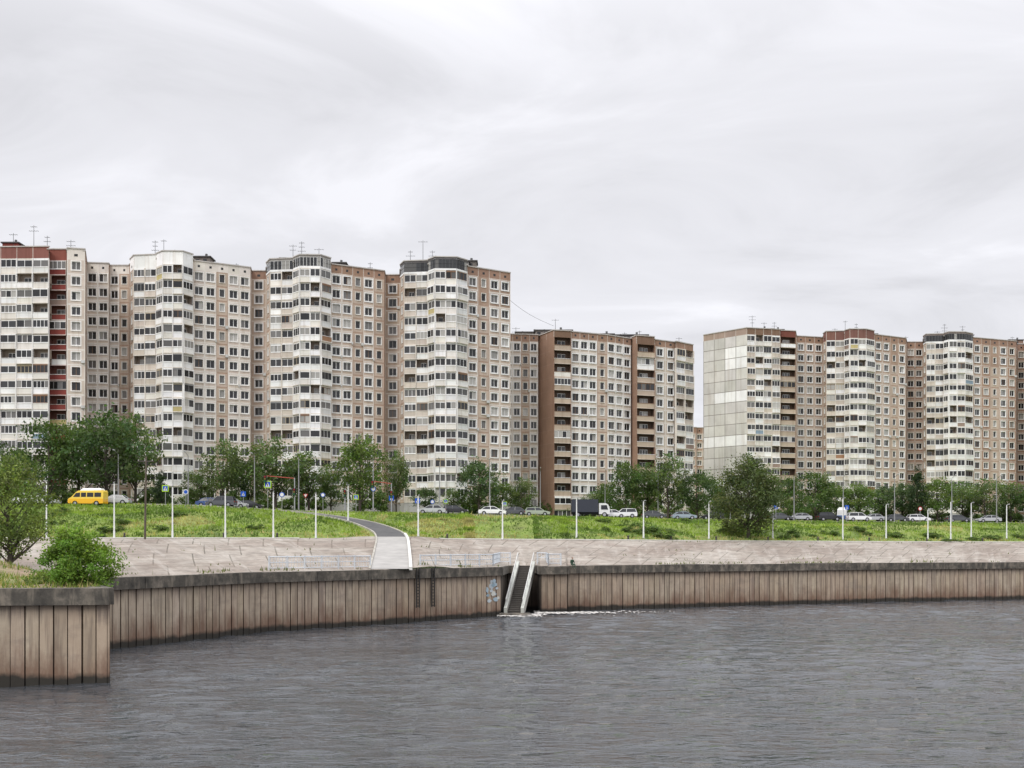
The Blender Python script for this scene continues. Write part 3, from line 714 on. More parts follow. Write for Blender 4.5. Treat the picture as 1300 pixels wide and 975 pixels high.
# ------------------------------------------------------------------ trees
def add_leaves(mb, C, S, COL, rng):
    n = len(C); a = rng.normal(size=(n,3)); a /= np.linalg.norm(a,axis=1)[:,None]
    r = rng.normal(size=(n,3)); b_ = np.cross(a, r); b_ /= np.linalg.norm(b_,axis=1)[:,None]
    a *= S[:,None]; b_ *= (S*0.65)[:,None]
    V = np.stack([C-a, C+b_*0.9, C+a, C-b_*0.9], axis=1).reshape(-1,3)
    k0 = len(mb.v); mb.v += V.tolist()
    mb.f += [(k0+4*i, k0+4*i+1, k0+4*i+2, k0+4*i+3) for i in range(n)]
    mb.m += [1]*n; mb.c += COL.tolist()
def tree(name, seed, H, W, nclump, per, leaf, base=(0.05,0.085,0.022), crown0=0.18, kind='round', loc=(0,0,0)):
    rng = np.random.default_rng(seed); rd = random.Random(seed); mb = MB()
    bark = (0.09,0.075,0.06)
    tp = [Vector((0,0,-0.3))]; 
    for i in range(1, 8): tp.append(Vector((rd.uniform(-.03,.03)*H*i/7, rd.uniform(-.03,.03)*H*i/7, H*0.92*i/7)))
    r0 = 0.022*H
    for i in range(7): mb.cyl(tp[i], tp[i+1], r0*(1-i/7.5), r0*(1-(i+1)/7.5), 7, 0, bark, False)
    lobes = [(rng.normal(size=3), rng.uniform(0.1,0.34)) for _ in range(7)]
    cz = H*(crown0+1)/2; hz = H*(1-crown0)/2
    for i in range(nclump):
        d = rng.normal(size=3); d /= np.linalg.norm(d); r = rng.uniform(0.25,1)**0.5
        m_ = 0.78
        for ld, la in lobes: m_ += la*max(0, float(np.dot(d, ld/np.linalg.norm(ld))))**4
        p = d*r*m_
        if kind == 'round': sx = 1.0-0.25*max(0,p[2])
        elif kind == 'cone': sx = 1.0*(1-(p[2]+1)/2.1)+0.12
        else: sx = 0.9
        c = np.array([p[0]*W/2*sx, p[1]*W/2*sx, cz+p[2]*hz])
        if i % 3 == 0:
            zb = max(H*0.12, c[2]-math.hypot(c[0], c[1])*rd.uniform(0.7,1.3)); zb = min(zb, H*0.85)
            k1 = min(int(zb/(H*0.92)*7), 6); t = tp[k1].lerp(tp[k1+1], zb/(H*0.92)*7-k1)
            e = Vector(c); mid = t.lerp(e, 0.5)+Vector((0,0,-0.03*H*rd.random()))
            rr_ = r0*0.35*(1-zb/H)+0.02
            mb.cyl(t, mid, rr_, rr_*0.6, 5, 0, bark, False); mb.cyl(mid, e, rr_*0.6, 0.012, 5, 0, bark, False)
        rc = rng.uniform(0.06,0.125)*W if kind != 'cone' else rng.uniform(0.07,0.12)*W
        n = int(per*rng.uniform(0.6,1.3)); off = rng.normal(size=(n,3))*np.array([rc,rc,rc*0.7])*0.75
        C_ = c+off; br = rng.uniform(0.6,1.55)
        col = np.array(base)*br*rng.uniform(0.75,1.25,size=(n,1))*np.array([rng.uniform(0.9,1.25),1,rng.uniform(0.8,1.2)])
        add_leaves(mb, C_, leaf*rng.uniform(0.6,1.3,size=n), col, rng)
    return mb.build(name, [M_BARK, M_LEAF], loc=loc)
protos = {}
def place_tree(kind, px, d, H, W, z=None, rz=None, nm=None):
    x, y = brg(px, d); z = gz(x, y) if z is None else z
    p = protos[kind][R.randrange(len(protos[kind]))]
    nm = nm or {'r':'deciduous_tree','c':'spruce_tree','b':'bush'}[kind]
    return link_copy(p, nm, (x, y, z-0.1), R.uniform(0, 6.28) if rz is None else rz, (W/p['W'], W/p['W'], H/p['H']))
def proto(key, nm, seed, H, W, **kw):
    ob = tree(nm, seed, H, W, **kw); ob['H'] = float(H); ob['W'] = float(W); protos.setdefault(key, []).append(ob)
for s in range(4):
    proto('r','deciduous_tree',10+s,12,10,nclump=80,per=60,leaf=0.22,base=[(0.068,0.115,0.034),(0.095,0.15,0.04),(0.06,0.105,0.04),(0.085,0.13,0.044)][s])
proto('c','spruce_tree',31,12,6,nclump=80,per=45,leaf=0.2,base=(0.04,0.07,0.032),crown0=0.05,kind='cone')
for s in range(2): proto('b','bush',41+s,3,4,nclump=40,per=45,leaf=0.16,base=(0.085,0.135,0.04),crown0=-0.1)
used = set()
TR = [('r',62,172,15.5,11),('r',100,178,14.5,10),('r',135,170,17,14),('r',172,176,15.5,10.5),('r',20,175,11,8),('c',205,168,6,3.8),
 ('r',255,176,6.5,6),('r',283,172,11.5,8.5),('r',315,178,9,7),('r',350,172,11.5,11),('r',392,174,9.5,8.5),('r',420,180,7.5,6),('r',457,172,13.5,9.5),('r',503,178,10,5.5),('r',540,186,5,5),
 ('r',575,184,4.5,5),('r',608,182,10,8.5),('r',638,188,6,6),('r',661,188,7,5.5),('r',752,200,5,6),('r',795,196,11,8),('r',822,200,10.5,8),('r',848,196,11.5,9),('r',885,198,10.5,9),('r',770,205,7.5,6),
 ('r',905,205,9,7),('r',1000,208,9,8),('r',1035,202,10,9.5),('r',1062,208,8,8),('r',1090,206,8,8),('c',1164,206,11,5.5),('r',1120,210,8,8),('r',1145,212,8.5,8),('r',1190,206,9,9),('r',1222,210,8,9),('r',1250,206,9,9),('r',1283,208,9,9),('r',1320,210,8,9),('r',1355,212,9,9),('r',1385,212,9,9),('r',-20,178,13,10),('r',-60,176,12,10),('r',-100,176,12,10)]
for kk, px, d, H, W in TR:
    lst = protos[kk]; free = [p for p in lst if p.name not in used]
    x, y = brg(px, d)
    if free:
        p = free[0]; used.add(p.name); p.location = (x, y, gz(x, y)-0.1); p.scale = (W/p['W'], W/p['W'], H/p['H'])
    else: place_tree(kk, px, d, H*R.uniform(0.95,1.06), W)
fb = list(protos['b']); 
bl = []
for px in range(-120, 1420, 24):
    d = 184 if px < 640 else 214
    if 430 < px < 600 and R.random() < 0.35: continue
    bl.append((px+R.uniform(-8,8), d+R.uniform(-3,6), R.uniform(2.2,4.2), R.uniform(3.5,6)))
for i, (px, d, H, W) in enumerate(bl):
    x, y = brg(px, d)
    if i < 2: p = fb[i]; p.location = (x,y,gz(x,y)-0.1); p.scale=(W/p['W'],W/p['W'],H/p['H'])
    else: place_tree('b', px, d, H, W)
# weedy clumps on the bank
for i in range(46):
    u = R.choice([R.uniform(1.8,3.9), R.uniform(10.2,13.6), R.uniform(10.2,13.6)]); v = R.uniform(1.02,1.35) if R.random() < 0.7 else R.uniform(1.3,1.95)
    x, y, z = surf(u, v); W = R.uniform(1.6,3.8); p = protos['b'][i % 2]
    link_copy(p, 'weed_clump', (x,y,z-0.15), R.uniform(0,6.28), (W/p['W'], W/p['W'], R.uniform(0.5,1.0)/p['H']))
x, y = brg(950, 152); tree('linden_tree', 77, 13.0, 10.2, 160, 105, 0.17, base=(0.085,0.115,0.045), crown0=0.06, loc=(x, y, gz(x, y)-0.2))
x, y = brg(12, 76); tree('birch_tree', 78, 9.4, 6.4, 120, 85, 0.11, base=(0.13,0.18,0.055), crown0=0.06, loc=(x, y, pz(x, y)-0.1))
x, y = brg(-45, 80); tree('birch_tree', 79, 8.5, 6, 80, 80, 0.10, base=(0.10,0.15,0.05), crown0=0.1, loc=(x, y, pz(x, y)-0.1))
tree('bush', 80, 3.6, 4.2, 95, 160, 0.085, base=(0.15,0.25,0.045), crown0=-0.12, kind='round', loc=(-24.9, 58.9, 5.0))
x, y = brg(55, 60); tree('bush', 81, 0.9, 2.5, 25, 60, 0.07, base=(0.13,0.19,0.05), crown0=-0.3, loc=(x, y, 5.1))

# ------------------------------------------------------------------ grass blades
rng = np.random.default_rng(5)
def blades(name, pts, hmin, hmax, cols, w=0.09, tall=0.05):
    n = len(pts); P = np.array(pts); h = rng.uniform(hmin, hmax, n)*(1+1.0*(rng.random(n) < tall)); ang = rng.uniform(0, math.pi, n)
    dx = np.stack([np.cos(ang)*w, np.sin(ang)*w, np.zeros(n)], 1); lean = rng.normal(size=(n,3))*0.3; lean[:,2] = 1
    tip = P+lean*h[:,None]
    V = np.stack([P-dx, P+dx, tip+dx*0.3], 1).reshape(-1,3)
    mb = MB(); mb.v = V.tolist(); mb.f = [(3*i,3*i+1,3*i+2) for i in range(n)]; mb.m = [0]*n; mb.c = cols.tolist()
    return mb.build(name, [M_GRASSB])
pts = []; cl = []
for i in range(80000):
    u = R.uniform(1.0, 14.3); 
    if 5.8 < u < 9.9 and R.random() < 0.85: continue
    v = 1+R.random()**0.9*1.12
    p = surf(u, v)
    if -75 < p[0] < 10 and ramp_near(p[0], p[1])[0] < 2.6: continue
    nz = mn.noise(Vector((p[0]*0.15, p[1]*0.15, 3))); n2 = mn.noise(Vector((p[0]*0.6, p[1]*0.6, 9))); n3_ = mn.noise(Vector((p[0]*0.05, p[1]*0.1, 19)))
    base = (0.235,0.325,0.05) if nz > -0.1 else (0.13,0.205,0.04)
    if nz > 0.40 or (v < 1.12 and n2 > 0.0) or (-20 < p[0] < 3 and nz > 0.05): base = (0.40,0.36,0.15)
    if n3_ < -0.28: base = (0.11,0.17,0.035)
    f = 0.9+0.6*n2+R.uniform(-0.18,0.18)
    pts.append((p[0], p[1], p[2]-0.05)); cl.append((base[0]*f, base[1]*f, base[2]*f))
blades('grass', pts, 0.14, 0.42, np.array(cl), 0.12)
pts = []; cl = []
for i in range(9000):
    u = R.uniform(0.3,1)**0.7; w = R.uniform(0.05,0.97); p = pgp(u, w)
    if mn.noise(Vector((p[0]*0.3, p[1]*0.3, 3))) < -0.12: continue
    f = R.uniform(0.7,1.3); bs = (0.16,0.22,0.045) if R.random() < 0.7 else (0.38,0.32,0.15)
    pts.append(p); cl.append((bs[0]*f, bs[1]*f, bs[2]*f))
blades('grass', pts, 0.1, 0.4, np.array(cl), 0.04)
pts = []; cl = []
for i in range(3500):
    u = R.uniform(2, 14.0)
    if 5 <= u <= 10.2: continue
    g = R.choice([1, 2, 3, 4, 5])*5.5/30; v = min(g+R.uniform(-0.01,0.01), 0.93) if R.random() < 0.3 else R.uniform(0.03,0.07)
    if mn.noise(Vector((u*4, v*5, 3))) < 0.1: continue
    p = surf(u, v); 
    if ramp_near(p[0], p[1])[0] < 2.6: continue
    f = R.uniform(0.6,1.2); pts.append(p); cl.append((0.15*f,0.17*f,0.055*f))
blades('grass', pts, 0.1, 0.35, np.array(cl), 0.06)

# ------------------------------------------------------------------ street furniture
def lamp(px, d, h):
    x, y = brg(px, d); z = gz(x, y); mb = MB(); W = (0.8,0.81,0.8)
    mb.cyl((0,0,-0.2),(0,0,0.9),0.13,0.12,8,0,W); mb.cyl((0,0,0.9),(0,0,h),0.10,0.07,8,0,W)
    mb.cyl((0,0,h),(0.08,-0.25,h+0.1),0.04,0.035,6,0,W); 
    a = Vector((0.08,-0.25,h+0.1)); mb.cyl(a, a+Vector((0.1,-0.4,0.03)), 0.09, 0.06, 8, 0, (0.35,0.36,0.37))
    mb.cyl((0,0,-0.1),(0,0,0.06),0.22,0.22,8,0,(0.4,0.4,0.38))
    mb.build('street_lamp', [M_PLAIN], loc=(x, y, z))
for px, d, h in [(-15,127,7.0),(59,127.5,7.0),(145,128,6.8),(219,128.5,6.4),(286,129,6.1),(347,129.5,5.8),(401,130,5.6),(442,145,5.0),(531,132.5,5.2),(638,134,5.0),(732,139,5.3),(817,144,5.2),(900,149,5.3),(981,153,5.4),(1070,157,6.2),(1125,160,5.2),(1178,162,4.6),(1207,163,5.9),(1233,165,5.6),(1278,166.5,5.4),(1320,168,5.6)]:
    lamp(px, d, h)
def tall_lamp(px, d, h):
    x, y = brg(px, d); z = gz(x, y); mb = MB(); G = (0.3,0.3,0.3)
    mb.cyl((0,0,-0.2),(0,0,h),0.12,0.06,8,0,G)
    mb.cyl((0,0,h),(0,-1.6,h+0.5),0.04,0.04,6,0,G); mb.cyl((0,-1.6,h+0.5),(0,-2.2,h+0.55),0.12,0.09,6,0,(0.5,0.5,0.5))
    mb.build('road_lamp', [M_PLAIN], loc=(x, y, z))
for px in (150, 240, 325, 378, 470, 560, 620, 690, 765, 835, 925, 1010, 1070, 1140, 1205, 1270):
    tall_lamp(px+R.uniform(-5,5), 166 if px < 640 else 196, 8.5)
x, y = brg(184, 126); z = gz(x, y); mb = MB()
mb.cyl((0,0,-0.4),(0.15,0,10.2),0.15,0.1,8,0,(0.12,0.1,0.08)); mb.cyl((-0.9,0,9.6),(1.1,0,9.6),0.06,0.06,6,0,(0.1,0.09,0.08))
for o in (-0.8,0,0.9): mb.cyl((o,0,9.6),(o,0,9.85),0.05,0.03,6,0,(0.5,0.5,0.48))
mb.build('utility_pole', [M_BARK], loc=(x, y, z))

def sign(px, d, h, shape, col, col2, nm, rz=0.0, sz=0.7):
    x, y = brg(px, d); z = gz(x, y); mb = MB()
    mb.cyl((0,0,-0.2),(0,0,h),0.04,0.04,6,0,(0.4,0.4,0.4))
    if shape == 'circle':
        mb.cyl((0,-0.05,h-0.4),(0,-0.09,h-0.4),sz/2,sz/2,18,0,col); mb.cyl((0,-0.092,h-0.4),(0,-0.1,h-0.4),sz*0.36,sz*0.36,18,0,col2)
    elif shape == 'square':
        mb.box(-sz/2,sz/2,-0.09,-0.05,h-0.1-sz,h-0.1,0,col)
        if col == YG: mb.box(-sz*0.38,sz*0.38,-0.094,-0.09,h-0.1-sz*0.88,h-0.1-sz*0.12,0,BLUE)
        mb.poly([(-sz*0.3,-0.098,h-0.1-sz*0.82),(sz*0.3,-0.098,h-0.1-sz*0.82),(0,-0.098,h-0.1-sz*0.2)],0,WS_)
        mb.box(-0.06,0.06,-0.105,-0.1,h-0.1-sz*0.75,h-0.1-sz*0.4,0,(0.02,0.02,0.02))
    else:
        mb.poly([(-sz/2,-0.06,h-0.1),(sz/2,-0.06,h-0.1),(0,-0.06,h-0.1-sz*0.85)][::-1],0,col); mb.poly([(-sz*.3,-0.065,h-0.1-sz*.1),(sz*.3,-0.065,h-0.1-sz*.1),(0,-0.065,h-0.1-sz*0.65)][::-1],0,col2)
    mb.build(nm, [M_PLAIN], loc=(x, y, z))
BLUE=(0.02,0.1,0.5); YG=(0.45,0.7,0.03); WS_=(0.75,0.75,0.75); RED=(0.5,0.02,0.02)
for px, d, h, s, c, c2, nm, sz in [(210,157,3.2,'square',YG,BLUE,'pedestrian_crossing_sign',1.0),(236,158,2.6,'circle',WS_,BLUE,'traffic_sign',0.8),(309,159,2.8,'square',BLUE,WS_,'pedestrian_crossing_sign',0.8),
    (340,158,4.6,'square',YG,BLUE,'pedestrian_crossing_sign',1.1),(358,158,2.9,'circle',BLUE,WS_,'traffic_sign',0.8),(388,160,2.8,'triangle',RED,WS_,'yield_sign',0.8),(452,162,2.9,'square',YG,BLUE,'pedestrian_crossing_sign',0.8),(474,163,4.2,'circle',BLUE,WS_,'traffic_sign',0.8),
    (497,164,2.9,'square',BLUE,WS_,'pedestrian_crossing_sign',0.8),(530,166,2.6,'square',BLUE,BLUE,'pedestrian_crossing_sign',0.8),(549,167,2.4,'circle',BLUE,WS_,'traffic_sign',0.7),(566,168,2.6,'square',YG,BLUE,'pedestrian_crossing_sign',0.7),(641,172,2.4,'square',YG,BLUE,'pedestrian_crossing_sign',0.7),(985,190,3.0,'square',BLUE,WS_,'traffic_sign',0.7),(1075,194,3.2,'square',BLUE,WS_,'traffic_sign',0.8),(1168,196,3.0,'circle',RED,WS_,'traffic_sign',0.8),(410,160,3,'circle',BLUE,WS_,'traffic_sign',0.7)]:
    sign(px, d, h, s, c, c2, nm, 0, sz)
def traffic_light(px, d, h=5.2, arm=-4.5):
    x, y = brg(px, d); z = gz(x, y); mb = MB(); G = (0.35,0.36,0.37); K = (0.02,0.02,0.02)
    mb.cyl((0,0,-0.2),(0,0,h),0.1,0.08,8,0,G); 
    if arm: mb.cyl((0,0,h-0.1),(arm,0,h+0.3),0.06,0.05,8,0,(0.45,0.08,0.06) )
    for ox, oz in ([(0,3.0)]+([(arm,h-0.2)] if arm else [])):
        mb.box(ox-0.2,ox+0.2,-0.35,-0.1,oz-0.55,oz+0.55,0,K)
        for j, cc in enumerate(((0.02,0.15,0.05),(0.2,0.15,0.02),(0.3,0.02,0.02))):
            mb.cyl((ox,-0.35,oz-0.35+j*0.35),(ox,-0.42,oz-0.35+j*0.35),0.13,0.13,10,0,cc)
    mb.build('traffic_light', [M_PLAIN], loc=(x, y, z))
traffic_light(374, 158); traffic_light(497, 163, 4.8, -3); traffic_light(438, 166, 3.8, 0)
for i in range(40):
    u = 1.2+i*0.33
    if 5 < u < 10.3 or 3.7 < u < 4.7 or u > 14: continue
    p = surf(u, 1.01); mb = MB(); mb.cyl((0,0,-0.2),(0,0,0.5),0.14,0.12,8,0,(0.06,0.055,0.05)); mb.cyl((0,0,0.5),(0,0,0.62),0.16,0.05,8,0,(0.08,0.07,0.06))
    mb.build('bollard', [M_PLAIN], loc=p)

# ------------------------------------------------------------------ vehicles
def wheel(mb, x, y, s, r=0.32):
    mb.cyl((x,y-0.1*s,r),(x,y+0.1*s,r),r,r,16,0,(0.015,0.015,0.015)); mb.cyl((x,y+0.1*s,r),(x,y+0.12*s,r),r*0.6,r*0.55,12,0,(0.4,0.4,0.42))
def prism(mb, prof, w0, w1, zlo, zhi, mat, col):
    def wy(z): t = 0 if zhi == zlo else min(max((z-zlo)/(zhi-zlo),0),1); return w0+(w1-w0)*t
    n = len(prof)
    L = [(x,-wy(z),z) for x, z in prof]; Rr = [(x,wy(z),z) for x, z in prof]
    mb.poly(L, mat, col); mb.poly(Rr[::-1], mat, col)
    for i in range(n):
        j = (i+1) % n; mb.quad(L[j], L[i], Rr[i], Rr[j], mat, col)
def car(px, d, col, rz=0.0, kind='sedan', flip=1, nm='parked_car', lower=None):
    x, y = brg(px, d); z = gz(x, y)+0.02; mb = MB(); gl = (0.02,0.022,0.026)
    def arch(cx, r, n=6): return [(cx+r*math.cos(t), 0.32+r*math.sin(t)) for t in [math.pi*(1-i/n) for i in range(n+1)]]
    if kind in ('sedan', 'hatch', 'suv'):
        k = 1.12 if kind == 'suv' else 1.0; back = -2.2 if kind != 'hatch' else -1.95
        body = [(back+0.02,0.28)]+[(a,max(b_,0.28)) for a,b_ in arch(-1.32,0.38)]+[(a,max(b_,0.28)) for a,b_ in arch(1.38,0.38)]+[(2.2,0.28),(2.26,0.5),(2.22,0.68),(1.95,0.8),(1.1,0.93),(-1.5 if kind=='sedan' else back+0.1,0.96),(back+0.02,0.9),(back-0.04,0.6)]
        body = [(a,b_*k) for a,b_ in body]; prism(mb, body, 0.88, 0.84, 0.6, 1.0, 1, col)
        if kind == 'sedan': cab = [(-1.75,0.95),(-1.15,1.38),(-0.4,1.45),(0.35,1.42),(1.2,0.92)]
        elif kind == 'hatch': cab = [(-1.9,0.95),(-1.6,1.42),(-0.5,1.5),(0.4,1.45),(1.2,0.92)]
        else: cab = [(-2.1,0.95),(-1.85,1.48),(-0.6,1.55),(0.45,1.5),(1.15,0.92)]
        cab = [(a,b_*k) for a,b_ in cab]; zl = 0.93*k; zh = 1.46*k
        prism(mb, cab, 0.82, 0.62, zl, zh, 2, gl)
        rf = [(cab[1][0]-0.03,cab[1][1]-0.02),(cab[1][0]+0.02,cab[1][1]+0.03),(cab[2][0],cab[2][1]+0.03),(cab[3][0],cab[3][1]+0.03),(cab[3][0]+0.06,cab[3][1]-0.03)]
        prism(mb, rf, 0.66, 0.63, zl+0.4, zh, 1, col)
        for s in (-1, 1):
            for a, bq in ((cab[0],cab[1]),(cab[4],cab[3]),((-0.25,zl),(-0.3,zh))):
                mb.cyl((a[0],0.83*s,a[1]),(bq[0],0.645*s,bq[1]),0.045,0.04,6,1,col)
        mb.box(2.1,2.27,-0.8,-0.5,0.58*k,0.72*k,0,(0.7,0.7,0.65)); mb.box(2.1,2.27,0.5,0.8,0.58*k,0.72*k,0,(0.7,0.7,0.65))
        mb.box(back-0.05,back+0.1,-0.82,-0.5,0.68*k,0.84*k,0,(0.35,0.02,0.02)); mb.box(back-0.05,back+0.1,0.5,0.82,0.68*k,0.84*k,0,(0.35,0.02,0.02))
        for s in (-1,1): wheel(mb,-1.32,0.76*s,s,0.33*k); wheel(mb,1.38,0.76*s,s,0.33*k)
    elif kind == 'van':
        lw = lower or col
        body = [(-2.6,0.35)]+arch(-1.6,0.42)+arch(1.6,0.42)+[(2.6,0.35),(2.68,0.6),(2.6,1.05),(-2.62,1.05)]
        prism(mb, body, 0.98, 0.96, 0.5, 1.2, 1, lw)
        up = [(-2.62,1.05),(2.6,1.05),(2.2,1.25),(1.5,2.0),(1.1,2.25),(-2.5,2.32),(-2.64,2.1)]
        prism(mb, up, 0.96, 0.86, 1.05, 2.3, 1, col)
        rf = [(-2.3,2.31),(0.9,2.27),(0.5,2.6),(-2.1,2.62)]; prism(mb, rf, 0.8, 0.6, 2.3, 2.6, 1, (0.78,0.78,0.76))
        for s in (-1,1):
            for a, c2 in ((-2.3,-1.3),(-1.15,-0.2),(-0.05,0.7)):
                pts = [(a,0.965*s,1.3),(c2,0.965*s,1.3),(c2,0.915*s,1.95),(a,0.915*s,1.95)]; mb.poly(pts if s < 0 else pts[::-1], 2, gl)
            pts = [(0.85,0.965*s,1.3),(1.9,0.965*s,1.3),(1.45,0.915*s,1.9),(0.85,0.915*s,1.95)]; mb.poly(pts if s < 0 else pts[::-1], 2, gl)
        mb.quad((2.17,-0.85,1.32),(2.17,0.85,1.32),(1.57,0.78,1.98),(1.57,-0.78,1.98),2,gl)
        for s in (-1,1): wheel(mb,-1.6,0.86*s,s,0.36); wheel(mb,1.6,0.86*s,s,0.36)
        mb.box(2.5,2.7,-0.85,-0.55,0.75,0.95,0,(0.7,0.7,0.65)); mb.box(2.5,2.7,0.55,0.85,0.75,0.95,0,(0.7,0.7,0.65))
    elif kind == 'truck':
        mb.box(-3.4,1.2,-1.15,1.15,0.9,3.1,1,col); mb.box(-3.4,3.0,-0.5,0.5,0.5,0.9,0,(0.04,0.04,0.04))
        cabp = [(1.35,0.55),(3.2,0.55),(3.25,1.3),(2.95,2.2),(2.5,2.45),(1.35,2.45)]; prism(mb, cabp, 1.05, 0.95, 0.6, 2.45, 1, (0.72,0.72,0.7))
        mb.quad((3.27,-0.9,1.35),(3.27,0.9,1.35),(2.99,0.86,2.15),(2.99,-0.86,2.15),2,gl)
        for s in (-1,1):
            pts = [(1.7,1.06*s,1.35),(2.9,1.06*s,1.35),(2.7,1.0*s,2.1),(1.7,1.0*s,2.1)]; mb.poly(pts if s < 0 else pts[::-1],2,gl)
            wheel(mb,-2.3,0.95*s,s,0.45); wheel(mb,2.3,0.95*s,s,0.45)
    ob = mb.build(nm, [M_PLAIN, M_PAINT, M_GLASS], loc=(x, y, z)); ob.rotation_euler = (0, 0, rz+(math.pi if flip < 0 else 0))
    return ob
W8=(0.8,0.8,0.79); SIL=(0.45,0.46,0.47); BK=(0.02,0.02,0.022); DG=(0.08,0.085,0.09); BL_=(0.03,0.07,0.2); RD=(0.3,0.02,0.02)
car(112,154,(0.85,0.6,0.08),0,'van',-1,'yellow_van',lower=(0.85,0.45,0.01))
for px, d, c, kd, fl in [(36,153,W8,'suv',1),(56,156,SIL,'sedan',1),(147,157,SIL,'sedan',-1),(268,160,BL_,'sedan',1),(281,158,DG,'suv',-1),(296,161,SIL,'hatch',1),(316,165,BK,'sedan',1),(548,164,SIL,'sedan',-1),(577,171,BK,'hatch',1),(625,166,W8,'sedan',1),(652,176,DG,'sedan',-1),(681,174,(0.35,0.4,0.3),'hatch',1),
    (778,180,W8,'sedan',1),(793,186,W8,'suv',-1),(830,189,DG,'sedan',1),(868,186,(0.3,0.36,0.4),'sedan',1),(905,190,BK,'hatch',-1),(990,196,DG,'sedan',1),(1015,198,SIL,'sedan',-1),(1052,198,BK,'suv',1),(1090,197,W8,'suv',1),(1108,200,SIL,'sedan',-1),(1138,199,DG,'sedan',1),(1165,201,W8,'hatch',1),(1216,202,DG,'sedan',1),(1255,203,SIL,'sedan',-1)]:
    car(px, d, c, R.uniform(-0.06,0.06), kd, fl)
car(1070,202,W8,1.2,'van',1,'delivery_van',lower=(0.08,0.16,0.36))
car(750,178,(0.03,0.035,0.05),0,'truck',1,'box_truck')

# ------------------------------------------------------------------ person sitting on the quay edge
def person(x, y, z, rz):
    root = bpy.data.objects.new('sitting_person', None); scene.collection.objects.link(root); root.location = (x, y, z); root.rotation_euler = (0,0,rz)
    J = [(0,0,0.12),(0,0.02,0.35),(0,-0.03,0.56),(0,-0.06,0.68),
         (-0.1,-0.02,0.12),(-0.13,-0.42,0.14),(-0.13,-0.46,-0.28),(-0.13,-0.6,-0.34),
         (0.1,-0.02,0.12),(0.13,-0.42,0.14),(0.13,-0.46,-0.28),(0.13,-0.6,-0.34),
         (-0.19,-0.02,0.54),(-0.25,-0.08,0.28),(-0.12,-0.32,0.22),(0.19,-0.02,0.54),(0.25,-0.08,0.28),(0.12,-0.32,0.22)]
    Ed = [(0,1),(1,2),(2,3),(0,4),(4,5),(5,6),(6,7),(0,8),(8,9),(9,10),(10,11),(2,12),(12,13),(13,14),(2,15),(15,16),(16,17)]
    rad = [0.13,0.14,0.13,0.055,0.09,0.075,0.05,0.04,0.09,0.075,0.05,0.04,0.065,0.045,0.032,0.065,0.045,0.032]
    me = bpy.data.meshes.new('body'); me.from_pydata(J, Ed, []); ob = bpy.data.objects.new('body', me); scene.collection.objects.link(ob); ob.parent = root
    ob.modifiers.new('s','SKIN'); me.skin_vertices[0].data[0].use_root = True
    for i, r in enumerate(rad): me.skin_vertices[0].data[i].radius = (r, r)
    ob.modifiers.new('ss','SUBSURF').levels = 1; me.materials.append(mat_simple('dark_green_jacket',(0.02,0.05,0.03),(0.04,0.08,0.05),3))
    mb = MB()
    def sp(a, c): th = math.pi*a/8; ph = 2*math.pi*c/12; return (0.08*math.sin(th)*math.cos(ph), -0.07+0.1*math.sin(th)*math.sin(ph), 0.82+0.125*math.cos(th))
    for i in range(8):
        for j in range(12):
            hair = i < 4 and (j < 7 or i < 2)
            mb.quad(sp(i,j),sp(i+1,j),sp(i+1,j+1),sp(i,j+1),0,(0.03,0.02,0.015) if hair else (0.45,0.28,0.2))
    mb.cyl((0,-0.16,0.81),(0,-0.19,0.79),0.018,0.012,5,0,(0.45,0.28,0.2))
    mb.build('head', [M_PLAIN], root)
# sits on the front edge of the cap beam, legs over the river side
pe0 = Vector((6.2,114.8,0)); pe1 = Vector((23.7,123,0)); de = (pe1-pe0).normalized(); ne = Vector((de.y,-de.x,0))
pp = pe0+de*0.6+ne*0.02
person(pp.x, pp.y, 5.12, math.atan2(de.y, de.x))

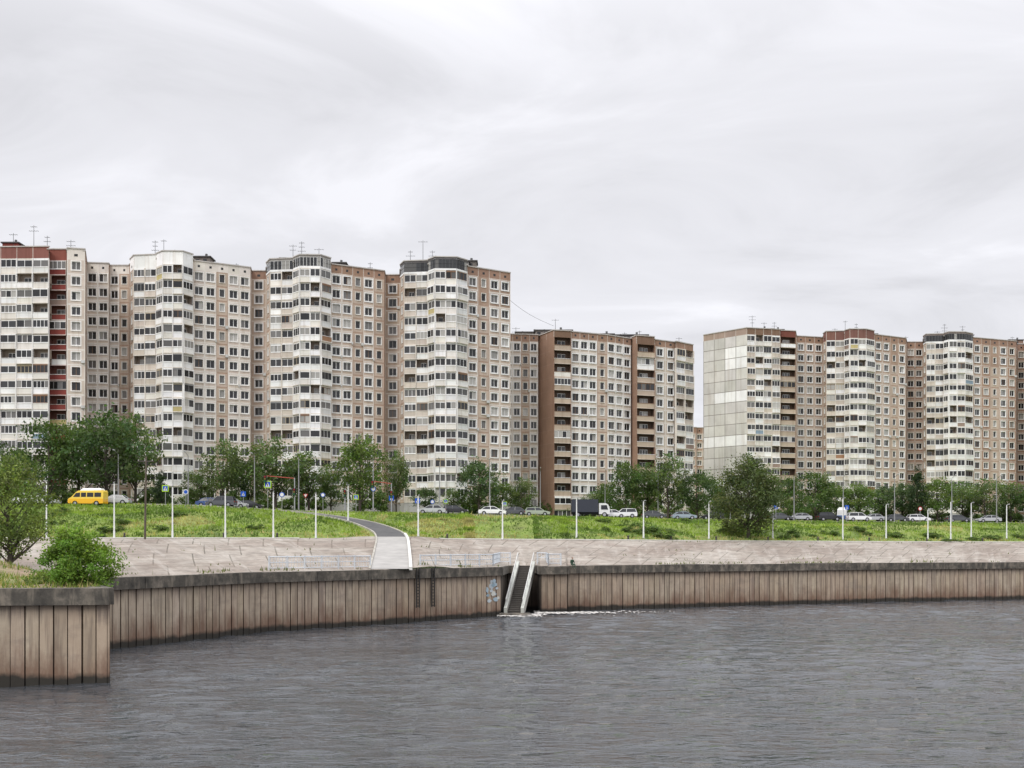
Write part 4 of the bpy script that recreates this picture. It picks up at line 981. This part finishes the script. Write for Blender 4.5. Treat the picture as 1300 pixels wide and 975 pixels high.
# ------------------------------------------------------------------ world, sun, camera
w = bpy.data.worlds.new('World'); scene.world = w; w.use_nodes = True
nt = w.node_tree; nt.nodes.clear(); k = N(nt)
out = k.n('ShaderNodeOutputWorld'); bg = k.n('ShaderNodeBackground'); k.l(bg.outputs[0], out.inputs[0])
sd_ = Vector((-0.45, -0.6, 0.75)).normalized()
el = math.asin(sd_.z); az = math.atan2(sd_.x, sd_.y)
sky = k.n('ShaderNodeTexSky'); sky.sky_type = 'NISHITA'; sky.sun_disc = False; sky.sun_elevation = el; sky.sun_rotation = az
tc = k.n('ShaderNodeTexCoord'); sx = k.n('ShaderNodeSeparateXYZ'); k.l(tc.outputs['Generated'], sx.inputs[0])
zc = k.math('MAXIMUM', sx.outputs[2], 0.0)
den = k.math('ADD', zc, 0.22)
cx = k.n('ShaderNodeCombineXYZ'); k.l(k.math('DIVIDE', sx.outputs[0], den), cx.inputs[0]); k.l(k.math('DIVIDE', sx.outputs[1], den), cx.inputs[1])
mp = k.n('ShaderNodeMapping'); mp.inputs['Rotation'].default_value = (0, 0, -0.35); mp.inputs['Scale'].default_value = (1.0, 1.5, 1); mp.inputs['Location'].default_value = (5.3, 2.2, 0)
k.l(cx.outputs[0], mp.inputs[0])
n1 = k.noise(mp.outputs[0], 1.6, 7, 0.55, 0.7); n2 = k.noise(cx.outputs[0], 0.6, 2, 0.5)
cl1 = k.ramp(n1, [(0.34, 0.715), (0.45, 0.80), (0.55, 0.845), (0.66, 0.95)])
cl2 = k.ramp(n2, [(0.35, 0.95), (0.65, 1.02)])
c = k.mix(1.0, cl1, cl2, 'MULTIPLY')
c = k.mix(1.0, c, (0.985, 0.985, 1.035), 'MULTIPLY')
zp = k.math('MAXIMUM', k.math('SUBTRACT', zc, 0.40), 0.0)
bright = k.math('MULTIPLY', k.math('ADD', k.math('MULTIPLY', zp, 3.8), 1.06), 10.0)
bc = k.n('ShaderNodeCombineXYZ'); 
for i in range(3): k.l(bright, bc.inputs[i])
c = k.mix(1.0, c, bc.outputs[0], 'MULTIPLY')
c = k.mix(0.96, sky.outputs[0], c)
k.l(c, bg.inputs[0]); bg.inputs[1].default_value = 0.1

sl = bpy.data.lights.new('sun', 'SUN'); sl.energy = 1.5; sl.angle = math.radians(20); sl.color = (1, 0.97, 0.93)
so = bpy.data.objects.new('sun', sl); scene.collection.objects.link(so); so.rotation_euler = sd_.to_track_quat('Z', 'Y').to_euler()

cam = bpy.data.cameras.new('camera'); co_ = bpy.data.objects.new('camera', cam); scene.collection.objects.link(co_)
co_.location = (0, 0, CAM_H); co_.rotation_euler = (math.radians(90), 0, 0)
cam.sensor_width = 36; cam.lens = 36; cam.shift_y = (692-487.5)/1300; cam.clip_end = 10000; cam.clip_start = 0.5
scene.camera = co_
scene.view_settings.view_transform = 'Standard'; scene.view_settings.look = 'None'; scene.view_settings.exposure = 0
